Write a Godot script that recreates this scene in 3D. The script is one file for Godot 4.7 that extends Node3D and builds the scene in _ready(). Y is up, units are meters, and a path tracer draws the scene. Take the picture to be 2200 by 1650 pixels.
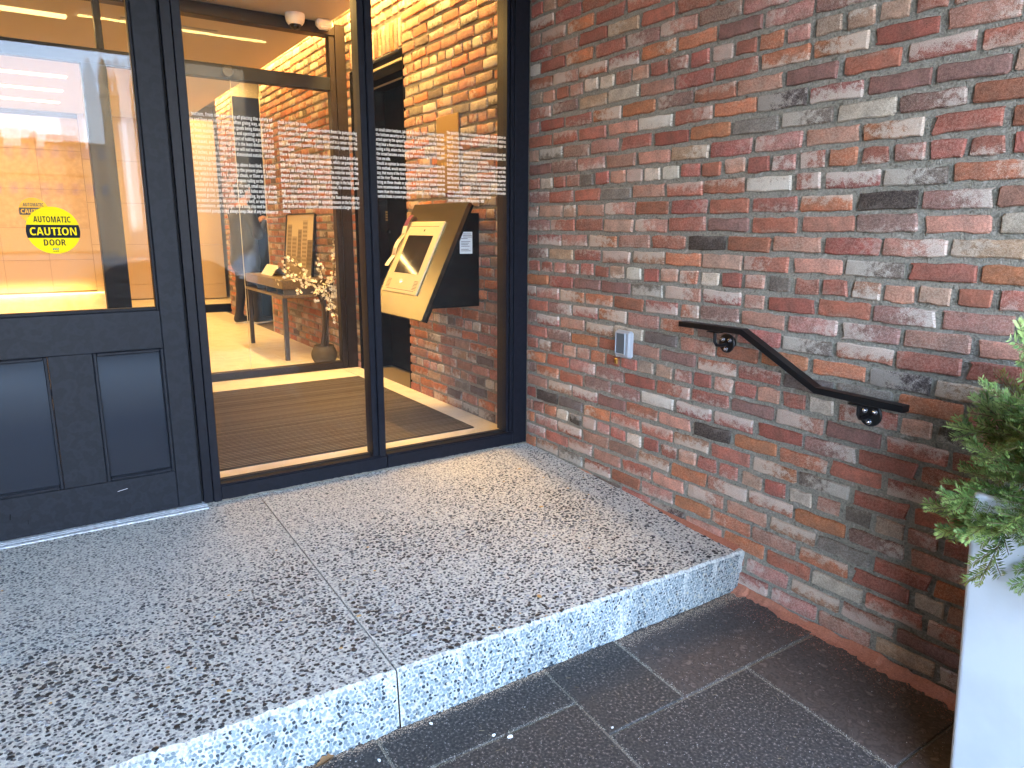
extends Node3D
# A shop-style entrance recess: brick side wall, glazed vestibule, exposed aggregate landing, dark paving.
# x grows towards the brick wall (its face is x = 0), z grows towards the street, y is up; the landing meets the corner at y = 0.

const WALL_IN := 0.07        # face of the brick wall inside
const PAVE := -0.24
const SLOPE := -0.0413       # fall of the landing towards the street
const LAMP := Color(1.0, 0.80, 0.46)
var rng := RandomNumberGenerator.new()
var M := {}
var taken := {}
var cam_pos := Vector3(-2.25, 1.187, 3.2015)
var cam_basis: Basis
var stretchers: Array = []
var headers: Array = []
var glyph_cache := {}
var base_line := {}

# ------------------------------------------------------------------ mesh builder
class MB:
	var v := PackedVector3Array()
	var n := PackedVector3Array()
	var t := PackedVector2Array()
	var c := PackedColorArray()
	var col := Color.WHITE
	func tri(a: Vector3, b: Vector3, d: Vector3, na: Vector3, nb: Vector3, nd: Vector3, ua := Vector2.ZERO, ub := Vector2.ZERO, ud := Vector2.ZERO) -> void:
		if (b - a).cross(d - a).dot(na + nb + nd) > 0.0:
			v.append_array([a, d, b]); n.append_array([na, nd, nb]); t.append_array([ua, ud, ub])
		else:
			v.append_array([a, b, d]); n.append_array([na, nb, nd]); t.append_array([ua, ub, ud])
		c.append_array([col, col, col])
	func poly(p: Array, hint: Vector3, uv: Array = []) -> void:
		var nn := Vector3.ZERO
		for i in p.size():
			nn += (p[i] as Vector3).cross(p[(i + 1) % p.size()])
		nn = nn.normalized()
		if nn.dot(hint) < 0.0:
			nn = -nn
		for i in range(1, p.size() - 1):
			if uv.is_empty():
				tri(p[0], p[i], p[i + 1], nn, nn, nn)
			else:
				tri(p[0], p[i], p[i + 1], nn, nn, nn, uv[0], uv[i], uv[i + 1])
	func box(ctr: Vector3, s: Vector3, b := 0.0, bs := Basis.IDENTITY) -> void:
		var h := s * 0.5
		b = minf(b, minf(h.x, minf(h.y, h.z)) * 0.9)
		for ax in 3:
			var u := (ax + 1) % 3
			var w := (ax + 2) % 3
			for sg in [-1.0, 1.0]:
				var pts := []
				for k in [[-1, -1], [1, -1], [1, 1], [-1, 1]]:
					var q := Vector3.ZERO
					q[ax] = sg * h[ax]; q[u] = k[0] * (h[u] - b); q[w] = k[1] * (h[w] - b)
					pts.append(ctr + bs * q)
				var hint := Vector3.ZERO
				hint[ax] = sg
				poly(pts, bs * hint, [Vector2(0, 1), Vector2(1, 1), Vector2(1, 0), Vector2(0, 0)])
			if b > 0.0:
				for su in [-1.0, 1.0]:
					for sw in [-1.0, 1.0]:
						var pts2 := []
						for k in [[-1, 0], [1, 0], [1, 1], [-1, 1]]:
							var q := Vector3.ZERO
							q[ax] = k[0] * (h[ax] - b)
							q[u] = su * (h[u] - (b if k[1] == 1 else 0.0))
							q[w] = sw * (h[w] - (0.0 if k[1] == 1 else b))
							pts2.append(ctr + bs * q)
						var hint2 := Vector3.ZERO
						hint2[u] = su; hint2[w] = sw
						poly(pts2, bs * hint2)
		if b > 0.0:
			for sx in [-1.0, 1.0]:
				for sy in [-1.0, 1.0]:
					for sz in [-1.0, 1.0]:
						poly([ctr + bs * Vector3(sx * h.x, sy * (h.y - b), sz * (h.z - b)), ctr + bs * Vector3(sx * (h.x - b), sy * h.y, sz * (h.z - b)), ctr + bs * Vector3(sx * (h.x - b), sy * (h.y - b), sz * h.z)], bs * Vector3(sx, sy, sz))
	# box given by two corners
	func bx(a: Vector3, b: Vector3, bev := 0.0) -> void:
		box((a + b) * 0.5, (b - a).abs(), bev)
	func tube(path: Array, radii: Array, sides := 8, caps := true) -> void:
		var up := Vector3(0.31, 0.87, 0.37)
		var rings := []
		var norms := []
		for i in path.size():
			var d: Vector3 = (path[mini(i + 1, path.size() - 1)] - path[maxi(i - 1, 0)]).normalized()
			var s := d.cross(up).normalized()
			var w := s.cross(d).normalized()
			var r := []
			var m := []
			for k in sides:
				var a := TAU * k / sides
				var o := s * cos(a) + w * sin(a)
				r.append(path[i] + o * radii[i]); m.append(o)
			rings.append(r); norms.append(m)
		for i in path.size() - 1:
			for k in sides:
				var k2 := (k + 1) % sides
				tri(rings[i][k], rings[i + 1][k], rings[i + 1][k2], norms[i][k], norms[i + 1][k], norms[i + 1][k2])
				tri(rings[i][k], rings[i + 1][k2], rings[i][k2], norms[i][k], norms[i + 1][k2], norms[i][k2])
		if caps:
			poly(rings[0], path[0] - path[1])
			poly(rings[-1], path[-1] - path[-2])
	# profile: (radius, along axis) pairs
	func lathe(at: Vector3, prof: Array, sides := 20, axis := Vector3.UP, smooth := true) -> void:
		var s := axis.cross(Vector3(0.21, 0.13, 0.97)).normalized()
		var w := s.cross(axis).normalized()
		for i in prof.size() - 1:
			var p0: Vector2 = prof[i]
			var p1: Vector2 = prof[i + 1]
			var sl := Vector2(p1.y - p0.y, p0.x - p1.x).normalized()
			for k in sides:
				var a0 := TAU * k / sides
				var a1 := TAU * (k + 1) / sides
				var o0 := s * cos(a0) + w * sin(a0)
				var o1 := s * cos(a1) + w * sin(a1)
				var n0 := (o0 * sl.x + axis * sl.y).normalized()
				var n1 := (o1 * sl.x + axis * sl.y).normalized()
				if not smooth:
					n0 = ((o0 + o1) * 0.5 * sl.x + axis * sl.y).normalized(); n1 = n0
				var A := at + o0 * p0.x + axis * p0.y
				var B := at + o1 * p0.x + axis * p0.y
				var C := at + o1 * p1.x + axis * p1.y
				var D := at + o0 * p1.x + axis * p1.y
				if p0.x > 1e-6:
					tri(A, B, C, n0, n1, n1)
				if p1.x > 1e-6:
					tri(A, C, D, n0, n1, n0)
	func ball(at: Vector3, r: Vector3, seg := 10) -> void:
		for i in seg / 2:
			for k in seg:
				var q := []
				for e in [[i, k], [i + 1, k], [i + 1, k + 1], [i, k + 1]]:
					var th: float = PI * e[0] / (seg / 2)
					var ph: float = TAU * e[1] / seg
					q.append(Vector3(sin(th) * cos(ph), cos(th), sin(th) * sin(ph)))
				tri(at + q[0] * r, at + q[1] * r, at + q[2] * r, q[0], q[1], q[2])
				tri(at + q[0] * r, at + q[2] * r, at + q[3] * r, q[0], q[2], q[3])
	func disc(at: Vector3, nrm: Vector3, r: float, sides := 32) -> void:
		var s := nrm.cross(Vector3(0.21, 0.93, 0.27)).normalized()
		var w := nrm.cross(s).normalized()
		var p := []
		for k in sides:
			p.append(at + (s * cos(TAU * k / sides) + w * sin(TAU * k / sides)) * r)
		poly(p, nrm)
	# flat outline in the plane (at; x along ex, y along ey), given thickness along -nrm
	func prism(pts: Array, ex: Vector3, ey: Vector3, at: Vector3, nrm: Vector3, depth: float) -> void:
		var idx := Geometry2D.triangulate_polygon(PackedVector2Array(pts))
		for i in range(0, idx.size(), 3):
			var q := []
			for k in 3:
				var p: Vector2 = pts[idx[i + k]]
				q.append(at + ex * p.x + ey * p.y)
			tri(q[0], q[1], q[2], nrm, nrm, nrm)
			tri(q[0] - nrm * depth, q[1] - nrm * depth, q[2] - nrm * depth, -nrm, -nrm, -nrm)
		var mid := Vector2.ZERO
		for p in pts:
			mid += p
		mid /= pts.size()
		var area := 0.0
		for i in pts.size():
			area += (pts[i] as Vector2).cross(pts[(i + 1) % pts.size()])
		for i in pts.size():
			var a: Vector2 = pts[i]
			var b: Vector2 = pts[(i + 1) % pts.size()]
			var e := (b - a)
			var o := Vector2(e.y, -e.x) * signf(area)
			var A := at + ex * a.x + ey * a.y
			var B := at + ex * b.x + ey * b.y
			poly([A, B, B - nrm * depth, A - nrm * depth], ex * o.x + ey * o.y)
	func mesh() -> ArrayMesh:
		var a := []
		a.resize(Mesh.ARRAY_MAX)
		a[Mesh.ARRAY_VERTEX] = v
		a[Mesh.ARRAY_NORMAL] = n
		a[Mesh.ARRAY_TEX_UV] = t
		a[Mesh.ARRAY_COLOR] = c
		var m := ArrayMesh.new()
		m.add_surface_from_arrays(Mesh.PRIMITIVE_TRIANGLES, a)
		return m
	func append(m: MB, x: Transform3D) -> void:
		for i in m.v.size():
			v.append(x * m.v[i])
			n.append((x.basis * m.n[i]).normalized())
		t.append_array(m.t)
		c.append_array(m.c)

# ------------------------------------------------------------------ naming helpers
func numbered(called: String) -> String:
	var k: int = taken.get(called, 0)
	taken[called] = k + 1
	return called if k == 0 else "%s_%03d" % [called, k]

func tag(o: Node, label: String, category := "", group := "", kind := "") -> Node:
	if label: o.set_meta("label", label)
	if category: o.set_meta("category", category)
	if group: o.set_meta("group", group)
	if kind: o.set_meta("kind", kind)
	return o

func thing(called: String, label: String, category: String, at := Vector3.ZERO, group := "") -> Node3D:
	var o := Node3D.new()
	o.name = numbered(called)
	add_child(o)
	o.position = at
	tag(o, label, category, group)
	return o

func put(called: String, m, material: Material, parent: Node, x := Transform3D.IDENTITY) -> MeshInstance3D:
	var o := MeshInstance3D.new()
	var owner_key := "%d/%s" % [parent.get_instance_id(), called]
	var k: int = taken.get(owner_key, 0)
	taken[owner_key] = k + 1
	o.name = numbered(called) if parent == self else (called if k == 0 else "%s_%03d" % [called, k])
	o.mesh = m.mesh() if m is MB else m
	o.material_override = material
	o.transform = x
	parent.add_child(o)
	return o

func struct(called: String, m, material: Material) -> MeshInstance3D:
	var o := put(called, m, material, self)
	o.set_meta("kind", "structure")
	return o

# ------------------------------------------------------------------ materials
func S(r: int, g: int, b: int) -> Color:
	return Color8(r, g, b)

func L(r: int, g: int, b: int) -> Color:
	return Color8(r, g, b).srgb_to_linear()

func fnl(sd: int, freq: float, oct := 4, type := FastNoiseLite.TYPE_SIMPLEX_SMOOTH) -> FastNoiseLite:
	var f := FastNoiseLite.new()
	f.seed = sd; f.frequency = freq; f.noise_type = type
	f.fractal_type = FastNoiseLite.FRACTAL_FBM if oct > 1 else FastNoiseLite.FRACTAL_NONE
	f.fractal_octaves = oct
	return f

func ntex(sd: int, freq: float, cols: Array, offs: Array, size := 512, oct := 4, type := FastNoiseLite.TYPE_SIMPLEX_SMOOTH) -> NoiseTexture2D:
	var g := Gradient.new()
	g.colors = PackedColorArray(cols)
	g.offsets = PackedFloat32Array(offs)
	var t := NoiseTexture2D.new()
	t.width = size; t.height = size; t.seamless = true
	t.noise = fnl(sd, freq, oct, type)
	t.color_ramp = g
	return t

func mat(called: String, col: Color, rough := 0.6, metal := 0.0, tex: Texture2D = null, scale := 1.0, bump: Texture2D = null, depth := 0.1) -> StandardMaterial3D:
	var m := StandardMaterial3D.new()
	m.resource_name = called
	m.albedo_color = col
	m.roughness = rough
	m.metallic = metal
	if tex or bump:
		m.uv1_triplanar = true
		m.uv1_world_triplanar = true
		m.uv1_scale = Vector3.ONE * scale
		m.albedo_texture = tex
		if bump:
			m.heightmap_enabled = true
			m.heightmap_texture = bump
			m.heightmap_scale = depth
	M[called] = m
	return m

func vmat(called: String, rough := 0.6, metal := 0.0) -> StandardMaterial3D:
	var m := mat(called, Color.WHITE, rough, metal)
	m.vertex_color_use_as_albedo = true
	return m

func glow(called: String, col: Color, e: float) -> StandardMaterial3D:
	var m := mat(called, Color(0.8, 0.8, 0.8), 0.6)
	m.emission_enabled = true
	m.emission = col
	m.emission_energy_multiplier = e
	return m

func glass(called: String, alpha := 0.03) -> StandardMaterial3D:
	var m := mat(called, Color(0.9, 0.95, 0.95, alpha), 0.0)
	m.transparency = BaseMaterial3D.TRANSPARENCY_ALPHA
	m.metallic_specular = 0.26
	return m

func make_materials() -> void:
	var grain := ntex(5, 0.05, [Color(0, 0, 0), Color(1, 1, 1)], [0.0, 1.0], 512, 5)
	var fine := ntex(6, 0.22, [Color(0, 0, 0), Color(1, 1, 1)], [0.0, 1.0], 512, 3)
	var W := Color.WHITE
	var soft := ntex(4, 0.05, [Color(0.72, 0.72, 0.72), W], [0.15, 0.85], 512, 5)
	var dusty := ntex(7, 0.012, [Color(0.80, 0.80, 0.80), W, Color(0.88, 0.88, 0.88), W], [0.0, 0.45, 0.62, 1.0], 1024, 6)
	mat("mortar", S(176, 168, 154), 0.95, 0.0, ntex(8, 0.02, [Color(0.60, 0.60, 0.58), Color(0.9, 0.9, 0.88), Color(0.74, 0.74, 0.72), W], [0.1, 0.42, 0.55, 0.9], 1024, 8), 1.6, fine, 0.45)
	mat("charcoal", S(25, 27, 34), 0.42, 0.0, dusty, 0.9)
	mat("charcoal_shade", S(24, 25, 30), 0.5, 0.0, dusty, 0.9)
	mat("door_paint", S(34, 37, 43), 0.5, 0.0, ntex(9, 0.02, [Color(0.82, 0.82, 0.84), W, Color(0.86, 0.86, 0.86), Color(0.97, 0.97, 0.97)], [0.0, 0.4, 0.6, 1.0], 1024, 6), 0.8)
	mat("gloss_panel", S(44, 47, 54), 0.12, 0.35)
	mat("dark_gap", S(8, 8, 9), 0.8)
	mat("bronze_frame", S(44, 36, 30), 0.4, 0.3)
	mat("zinc", S(214, 218, 222), 0.5, 0.0, soft, 2.0)
	glass("clear_glass", 0.004)
	glass("door_glass", 0.004).metallic_specular = 0.28
	glass("clear_glass_inner", 0.004)
	var vinyl := mat("white_vinyl", S(226, 220, 206), 0.7)
	vinyl.backlight_enabled = true
	vinyl.backlight = Color(0.5, 0.5, 0.5)
	vmat("print", 0.4)
	vmat("painted", 0.55)
	vmat("foliage", 0.55)
	vmat("stone_chips", 0.55)
	vmat("polished_chips", 0.3)
	mat("black_metal", S(13, 13, 15), 0.42, 0.1)
	mat("black_paint", S(16, 14, 14), 0.5)
	mat("chrome", S(200, 200, 205), 0.18, 1.0)
	mat("brass", S(200, 160, 90), 0.3, 1.0)
	var brushed := mat("brushed_steel", S(150, 142, 120), 0.25, 1.0, ntex(11, 0.35, [Color(0.82, 0.82, 0.82), W], [0.0, 1.0], 512, 2), 0.6)
	brushed.uv1_scale = Vector3(6.0, 0.8, 6.0)
	mat("satin_brass", S(168, 140, 94), 0.45, 0.8)
	mat("pale_steel", S(214, 200, 164), 0.45, 0.35)
	mat("grey_plastic", S(158, 161, 164), 0.45)
	mat("white_plastic", S(225, 222, 215), 0.5)
	mat("planter_white", S(192, 193, 193), 0.32, 0.0, ntex(12, 0.01, [Color(0.96, 0.96, 0.96), W], [0.3, 0.7], 512, 5), 0.8)
	mat("soil", S(50, 38, 28), 0.95, 0.0, soft, 4.0, fine, 1.0)
	mat("ceiling_paint", S(188, 178, 162), 0.9)
	mat("soffit", S(150, 148, 145), 0.9)
	mat("tile", S(236, 226, 206), 0.35, 0.0, ntex(13, 0.01, [Color(0.92, 0.9, 0.88), W, Color(0.95, 0.94, 0.92), W], [0.0, 0.4, 0.7, 1.0], 512, 5), 0.6)
	mat("tile_joint", S(120, 105, 82), 0.9)
	mat("travertine", S(205, 184, 150), 0.5, 0.0, ntex(14, 0.05, [Color(0.82, 0.79, 0.73), Color(0.95, 0.93, 0.9), Color(0.89, 0.86, 0.82), W], [0.0, 0.4, 0.6, 1.0], 1024, 6), 1.2)
	mat("oak_panel", S(196, 168, 126), 0.5, 0.0, ntex(15, 0.02, [Color(0.93, 0.92, 0.9), W], [0.2, 0.8], 512, 5), 1.0)
	mat("table_wood", S(112, 90, 60), 0.4, 0.0, soft, 2.0)
	mat("table_leg", S(70, 66, 64), 0.4, 0.3)
	mat("mat_carpet", S(74, 61, 48), 0.95, 0.0, ntex(16, 0.3, [Color(0.6, 0.6, 0.6), W], [0.0, 1.0], 512, 3), 3.0)
	mat("mat_rail", S(136, 122, 102), 0.5, 0.2)
	mat("basket", S(150, 130, 96), 0.8, 0.0, fine, 5.0)
	mat("bark", S(74, 58, 42), 0.85, 0.0, soft, 4.0)
	mat("smoked_window", S(92, 98, 102), 0.1)
	mat("dark_screen", S(20, 20, 20), 0.06)
	mat("landing_matrix", Color.WHITE, 0.75, 0.0, landing_texture(), 1.25, fine, 0.12)
	mat("riser_matrix", S(206, 204, 196), 0.5, 0.0, ntex(17, 0.08, [Color(0.7, 0.72, 0.72), W], [0.2, 0.75], 512, 4), 2.0)
	var specks := ntex(18, 0.05, [Color(0.24, 0.235, 0.23), Color(0.36, 0.35, 0.345), Color(0.42, 0.41, 0.40), Color(0.9, 0.87, 0.84)], [0.15, 0.45, 0.66, 0.88], 1024, 9)
	mat("basalt", S(178, 168, 160), 0.72, 0.0, specks, 1.5, fine, 0.06)
	mat("basalt_dusty", S(118, 109, 104), 0.8, 0.0, ntex(19, 0.02, [Color(0.48, 0.455, 0.45), Color(0.74, 0.70, 0.66), Color(0.58, 0.53, 0.50), Color(1.0, 0.94, 0.88)], [0.0, 0.4, 0.58, 0.9], 1024, 8), 1.1, fine, 0.08)
	mat("joint_sand", S(150, 140, 124), 0.95, 0.0, ntex(20, 0.2, [Color(0.55, 0.52, 0.5), W], [0.1, 0.8], 512, 4), 2.0)
	mat("brick_dust", S(202, 134, 106), 0.95, 0.0, ntex(21, 0.03, [Color(0.55, 0.5, 0.48), Color(0.92, 0.9, 0.88), Color(0.78, 0.74, 0.72), Color(1.0, 0.98, 0.95)], [0.0, 0.38, 0.55, 0.9], 1024, 8), 1.8, fine, 0.3)
	mat("asphalt", S(112, 106, 97), 0.9, 0.0, soft, 1.0)
	mat("concrete_walk", S(188, 178, 160), 0.9, 0.0, dusty, 0.4)
	mat("church_stone", S(205, 184, 150), 0.9, 0.0, ntex(22, 0.02, [Color(0.7, 0.68, 0.66), W, Color(0.85, 0.84, 0.82), W], [0.0, 0.4, 0.6, 1.0], 512, 6), 0.3)
	mat("pale_brick", S(176, 150, 118), 0.9, 0.0, dusty, 0.2)
	mat("dark_brick", S(120, 66, 50), 0.9)
	mat("window_blue", S(70, 95, 130), 0.15)
	mat("car_white", S(235, 236, 238), 0.2)
	mat("car_dark", S(40, 44, 52), 0.15)
	mat("car_glass", S(16, 18, 20), 0.05)
	mat("tyre", S(20, 20, 20), 0.9)
	for k in ["charcoal", "charcoal_shade", "door_paint", "print", "black_paint", "bronze_frame"]:
		M[k].metallic_specular = 0.3 if k != "black_paint" else 0.15
	M.print.roughness = 0.75
	glow("warm_strip", Color(1.0, 0.80, 0.50), 0.25)
	glow("white_strip", Color(1.0, 0.90, 0.74), 0.5)
	brick_atlas()

func bytes_of(f: FastNoiseLite, w: int, h: int) -> PackedByteArray:
	var im := f.get_image(w, h)
	im.convert(Image.FORMAT_L8)
	return im.get_data()

func landing_texture() -> ImageTexture:
	var w := 1024
	var d := fnl(31, 0.085, 1, FastNoiseLite.TYPE_CELLULAR)
	d.cellular_return_type = FastNoiseLite.RETURN_DISTANCE
	var cv := fnl(31, 0.085, 1, FastNoiseLite.TYPE_CELLULAR)
	cv.cellular_return_type = FastNoiseLite.RETURN_CELL_VALUE
	var im := d.get_seamless_image(w, w); im.convert(Image.FORMAT_L8)
	var A := im.get_data()
	var im2 := cv.get_seamless_image(w, w); im2.convert(Image.FORMAT_L8)
	var B := im2.get_data()
	var im3 := fnl(32, 0.02, 6).get_seamless_image(w, w); im3.convert(Image.FORMAT_L8)
	var C := im3.get_data()
	var im4 := fnl(33, 0.3, 2).get_seamless_image(w, w); im4.convert(Image.FORMAT_L8)
	var D := im4.get_data()
	var out := PackedByteArray()
	out.resize(w * w * 3)
	for i in w * w:
		var stone := 1.0 - smoothstep(70.0 + D[i] * 0.12, 100.0 + D[i] * 0.12, float(A[i]))
		stone *= 0.10 + 0.75 * pow(B[i] / 255.0, 2.0)
		var base := 186.0 + 34.0 * C[i] / 255.0 + 64.0 * (D[i] / 255.0 - 0.5)
		var g := lerpf(base, 70.0, stone)
		out[i * 3] = clampi(int(g), 0, 255)
		out[i * 3 + 1] = clampi(int(g * 0.985), 0, 255)
		out[i * 3 + 2] = clampi(int(g * lerpf(0.925, 1.0, stone)), 0, 255)
	return ImageTexture.create_from_image(Image.create_from_data(w, w, false, Image.FORMAT_RGB8, out))

# one sheet with 96 fired clay faces, each its own colour, lime stains and pits
const AC := 8
const AR := 12
var tone := PackedInt32Array()
func brick_atlas() -> void:
	var w := 2048
	var h := 1024
	var r := RandomNumberGenerator.new(); r.seed = 77
	var lo := bytes_of(fnl(41, 0.011, 5), w, h)
	var wh := bytes_of(fnl(42, 0.02, 6), w, h)
	var gr := bytes_of(fnl(43, 0.22, 3), w, h)
	var md := bytes_of(fnl(44, 0.06, 4), w, h)
	var fam := [[S(172, 92, 74), 0.34], [S(182, 120, 100), 0.26], [S(194, 106, 70), 0.09], [S(188, 146, 118), 0.08], [S(146, 102, 90), 0.11], [S(122, 107, 97), 0.05], [S(78, 64, 60), 0.03], [S(194, 178, 156), 0.03]]
	var base := []
	var lime := []
	var bias := []
	for i in AC * AR:
		var x := r.randf()
		var f := 0
		while f < 7 and x > fam[f][1]:
			x -= fam[f][1]
			f += 1
		tone.append(f)
		var b: Color = fam[f][0]
		var s := r.randf_range(0.88, 1.1)
		base.append(Vector3(b.r * s + r.randf_range(-0.02, 0.02), b.g * s + r.randf_range(-0.02, 0.02), b.b * s + r.randf_range(-0.02, 0.02)))
		var q := r.randf()
		lime.append([r.randf_range(0.1, 0.35), 0.0, 0.0] if q < 0.22 else ([r.randf_range(0.35, 0.9), r.randf_range(0.2, 0.8), r.randf_range(0.12, 0.30)] if q < 0.62 else [r.randf_range(0.3, 0.8), r.randf_range(0.7, 1.0), r.randf_range(0.22, 0.58)]))
		bias.append([r.randi() % 4, r.randf_range(0.0, 0.42)])
	var cw := w / AC
	var chh := 85
	var out := PackedByteArray(); out.resize(w * h * 3)
	var hm := PackedByteArray(); hm.resize(w * h)
	for y in h:
		var row := mini(y / chh, AR - 1)
		var fy := float(y - row * chh) / chh
		for x in w:
			var i := y * w + x
			var id := row * AC + x / cw
			var fx := float(x % cw) / cw
			var b: Vector3 = base[id]
			var l := lo[i] / 255.0
			var m := md[i] / 255.0
			var g := gr[i] / 255.0
			var edge := fy if bias[id][0] == 0 else (1.0 - fy if bias[id][0] == 1 else (fx if bias[id][0] == 2 else 1.0 - fx))
			var dust := smoothstep(0.42, 0.80, g * 0.62 + m * 0.38) * float(lime[id][0])
			var patch := smoothstep(1.0 - float(lime[id][2]) - 0.22, 1.0 - float(lime[id][2]) + 0.16, edge * 0.58 + wh[i] / 255.0 * 0.55 + (g - 0.5) * 0.50 + (m - 0.5) * 0.22) * float(lime[id][1])
			var white := clampf(maxf(patch, dust * 0.66), 0.0, 1.0)
			var k := 0.86 + 0.24 * l + 0.26 * (m - 0.5) + 0.40 * (g - 0.5)
			var pit := smoothstep(0.74, 0.86, m) * smoothstep(0.35, 0.6, g)
			k *= 1.0 - 0.45 * pit
			var col := b * k
			var grey := (col.x + col.y + col.z) / 3.0
			var haze := 0.15 + 0.26 * (1.0 - l)
			col = col.lerp(Vector3(grey * 1.12 + 0.04, grey * 1.0 + 0.03, grey * 0.88 + 0.02), haze)
			col = col.lerp(Vector3(0.85, 0.80, 0.73) * (0.8 + 0.3 * g), white * 0.84)
			out[i * 3] = clampi(int(col.x * 255.0), 0, 255)
			out[i * 3 + 1] = clampi(int(col.y * 255.0), 0, 255)
			out[i * 3 + 2] = clampi(int(col.z * 255.0), 0, 255)
			hm[i] = clampi(int(118.0 + 70.0 * (l - 0.5) + 70.0 * (m - 0.5) + 60.0 * (g - 0.5) + 30.0 * white - 90.0 * pit), 0, 255)
	var mt := mat("brick", Color.WHITE, 0.92)
	mt.albedo_texture = ImageTexture.create_from_image(Image.create_from_data(w, h, false, Image.FORMAT_RGB8, out))
	mt.heightmap_enabled = true
	mt.heightmap_texture = ImageTexture.create_from_image(Image.create_from_data(w, h, false, Image.FORMAT_L8, hm))
	mt.heightmap_scale = 0.7
	mt.metallic_specular = 0.3

# ------------------------------------------------------------------ bricks
func brick_shape(len: float, hgt: float, cell: int, share: float, r: RandomNumberGenerator) -> MB:
	var b := MB.new()
	var nx := 5 if len > 0.15 else 3
	var out := []
	var hx := len * 0.5
	var hy := hgt * 0.5
	var cr := r.randf_range(0.0018, 0.006)
	for i in nx + 1:
		out.append(Vector2(lerpf(-hx + cr, hx - cr, float(i) / nx), -hy))
	out.append(Vector2(hx, -hy + cr)); out.append(Vector2(hx, hy - cr))
	for i in nx + 1:
		out.append(Vector2(lerpf(hx - cr, -hx + cr, float(i) / nx), hy))
	out.append(Vector2(-hx, hy - cr)); out.append(Vector2(-hx, -hy + cr))
	var tilt := Vector2(r.randf_range(-0.008, 0.008), r.randf_range(-0.03, 0.03))
	var sag := r.randf_range(-0.0015, 0.0015)
	for i in out.size():
		var p: Vector2 = out[i]
		p += Vector2(r.randf_range(-0.003, 0.003), r.randf_range(-0.0028, 0.0028))
		p.y += p.x * tilt.x + sag * cos(p.x / hx * 1.5)
		if r.randf() < 0.09:
			p *= r.randf_range(0.88, 0.95)
		out[i] = p
	var cx := float(cell % AC) / AC
	var cy := float(cell / AC) * 85.0 / 1024.0
	var flip := 1.0 if r.randf() < 0.5 else -1.0
	var uv := func(p: Vector2) -> Vector2:
		return Vector2(cx + (0.5 + flip * clampf(p.x / len, -0.49, 0.49) * 0.96 * share - (1.0 - share) * 0.5 * 0.96) / AC, cy + (0.5 - clampf(p.y / hgt, -0.49, 0.49) * 0.94) * 85.0 / 1024.0)
	var n := out.size()
	var face := []
	for i in n:
		face.append((out[i] as Vector2) * Vector2(1.0 - 0.006 / len, 1.0 - 0.007 / hgt))
	for i in n:
		var j := (i + 1) % n
		var a: Vector2 = out[i]
		var d: Vector2 = out[j]
		var fa: Vector2 = face[i]
		var fd: Vector2 = face[j]
		var za := 0.0015 + fa.y * tilt.y
		var zd := 0.0015 + fd.y * tilt.y
		var hint := Vector3((a.x + d.x), (a.y + d.y) * 3.0, 0.0)
		b.poly([Vector3(a.x, a.y, -0.03), Vector3(d.x, d.y, -0.03), Vector3(d.x, d.y, -0.0025), Vector3(a.x, a.y, -0.0025)], hint, [uv.call(a), uv.call(d), uv.call(d), uv.call(a)])
		b.poly([Vector3(a.x, a.y, -0.0025), Vector3(d.x, d.y, -0.0025), Vector3(fd.x, fd.y, zd), Vector3(fa.x, fa.y, za)], hint.normalized() + Vector3(0, 0, 1), [uv.call(a), uv.call(d), uv.call(fd), uv.call(fa)])
		b.tri(Vector3(0, 0, 0.0025), Vector3(fa.x, fa.y, za), Vector3(fd.x, fd.y, zd), Vector3(0, 0, 1), Vector3(fa.x * 1.2, fa.y * 4.0, 1).normalized(), Vector3(fd.x * 1.2, fd.y * 4.0, 1).normalized(), uv.call(Vector2.ZERO), uv.call(fa), uv.call(fd))
	return b

func make_brick_kinds() -> void:
	var r := RandomNumberGenerator.new(); r.seed = 3
	for i in 64:
		var b := brick_shape(r.randf_range(0.184, 0.193), r.randf_range(0.0495, 0.0555), i, 1.0, r)
		stretchers.append([b, b.mesh(), tone[i]])
	for i in 32:
		var b := brick_shape(r.randf_range(0.084, 0.094), r.randf_range(0.0495, 0.0555), 64 + i, 0.5, r)
		headers.append([b, b.mesh(), tone[64 + i]])

const HEADER_ROWS := {0: 0.2356, 5: 0.5866, 11: 1.001, 17: 1.4265, 23: 1.846, 29: 2.266, 35: 2.69}
func row_y(k: int) -> float:
	var ks := [0, 5, 11, 17, 23, 29, 35]
	if k < 0:
		return 0.2356 + 0.0702 * k
	for i in 6:
		if k <= ks[i + 1]:
			return lerpf(HEADER_ROWS[ks[i]], HEADER_ROWS[ks[i + 1]], float(k - ks[i]) / (ks[i + 1] - ks[i]))
	return 2.69 + 0.07 * (k - 35)

func seen_size(p: Vector3) -> float:
	var q := cam_basis.inverse() * (p - cam_pos)
	if q.z > -0.1:
		return 0.0
	var u := q.x / -q.z / 0.7213
	var w := q.y / -q.z / 0.541
	if absf(u) > 1.04 or absf(w) > 1.05:
		return 0.0
	var nrm := absf((p - cam_pos).normalized().x)
	return nrm / (q.z * q.z)

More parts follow.
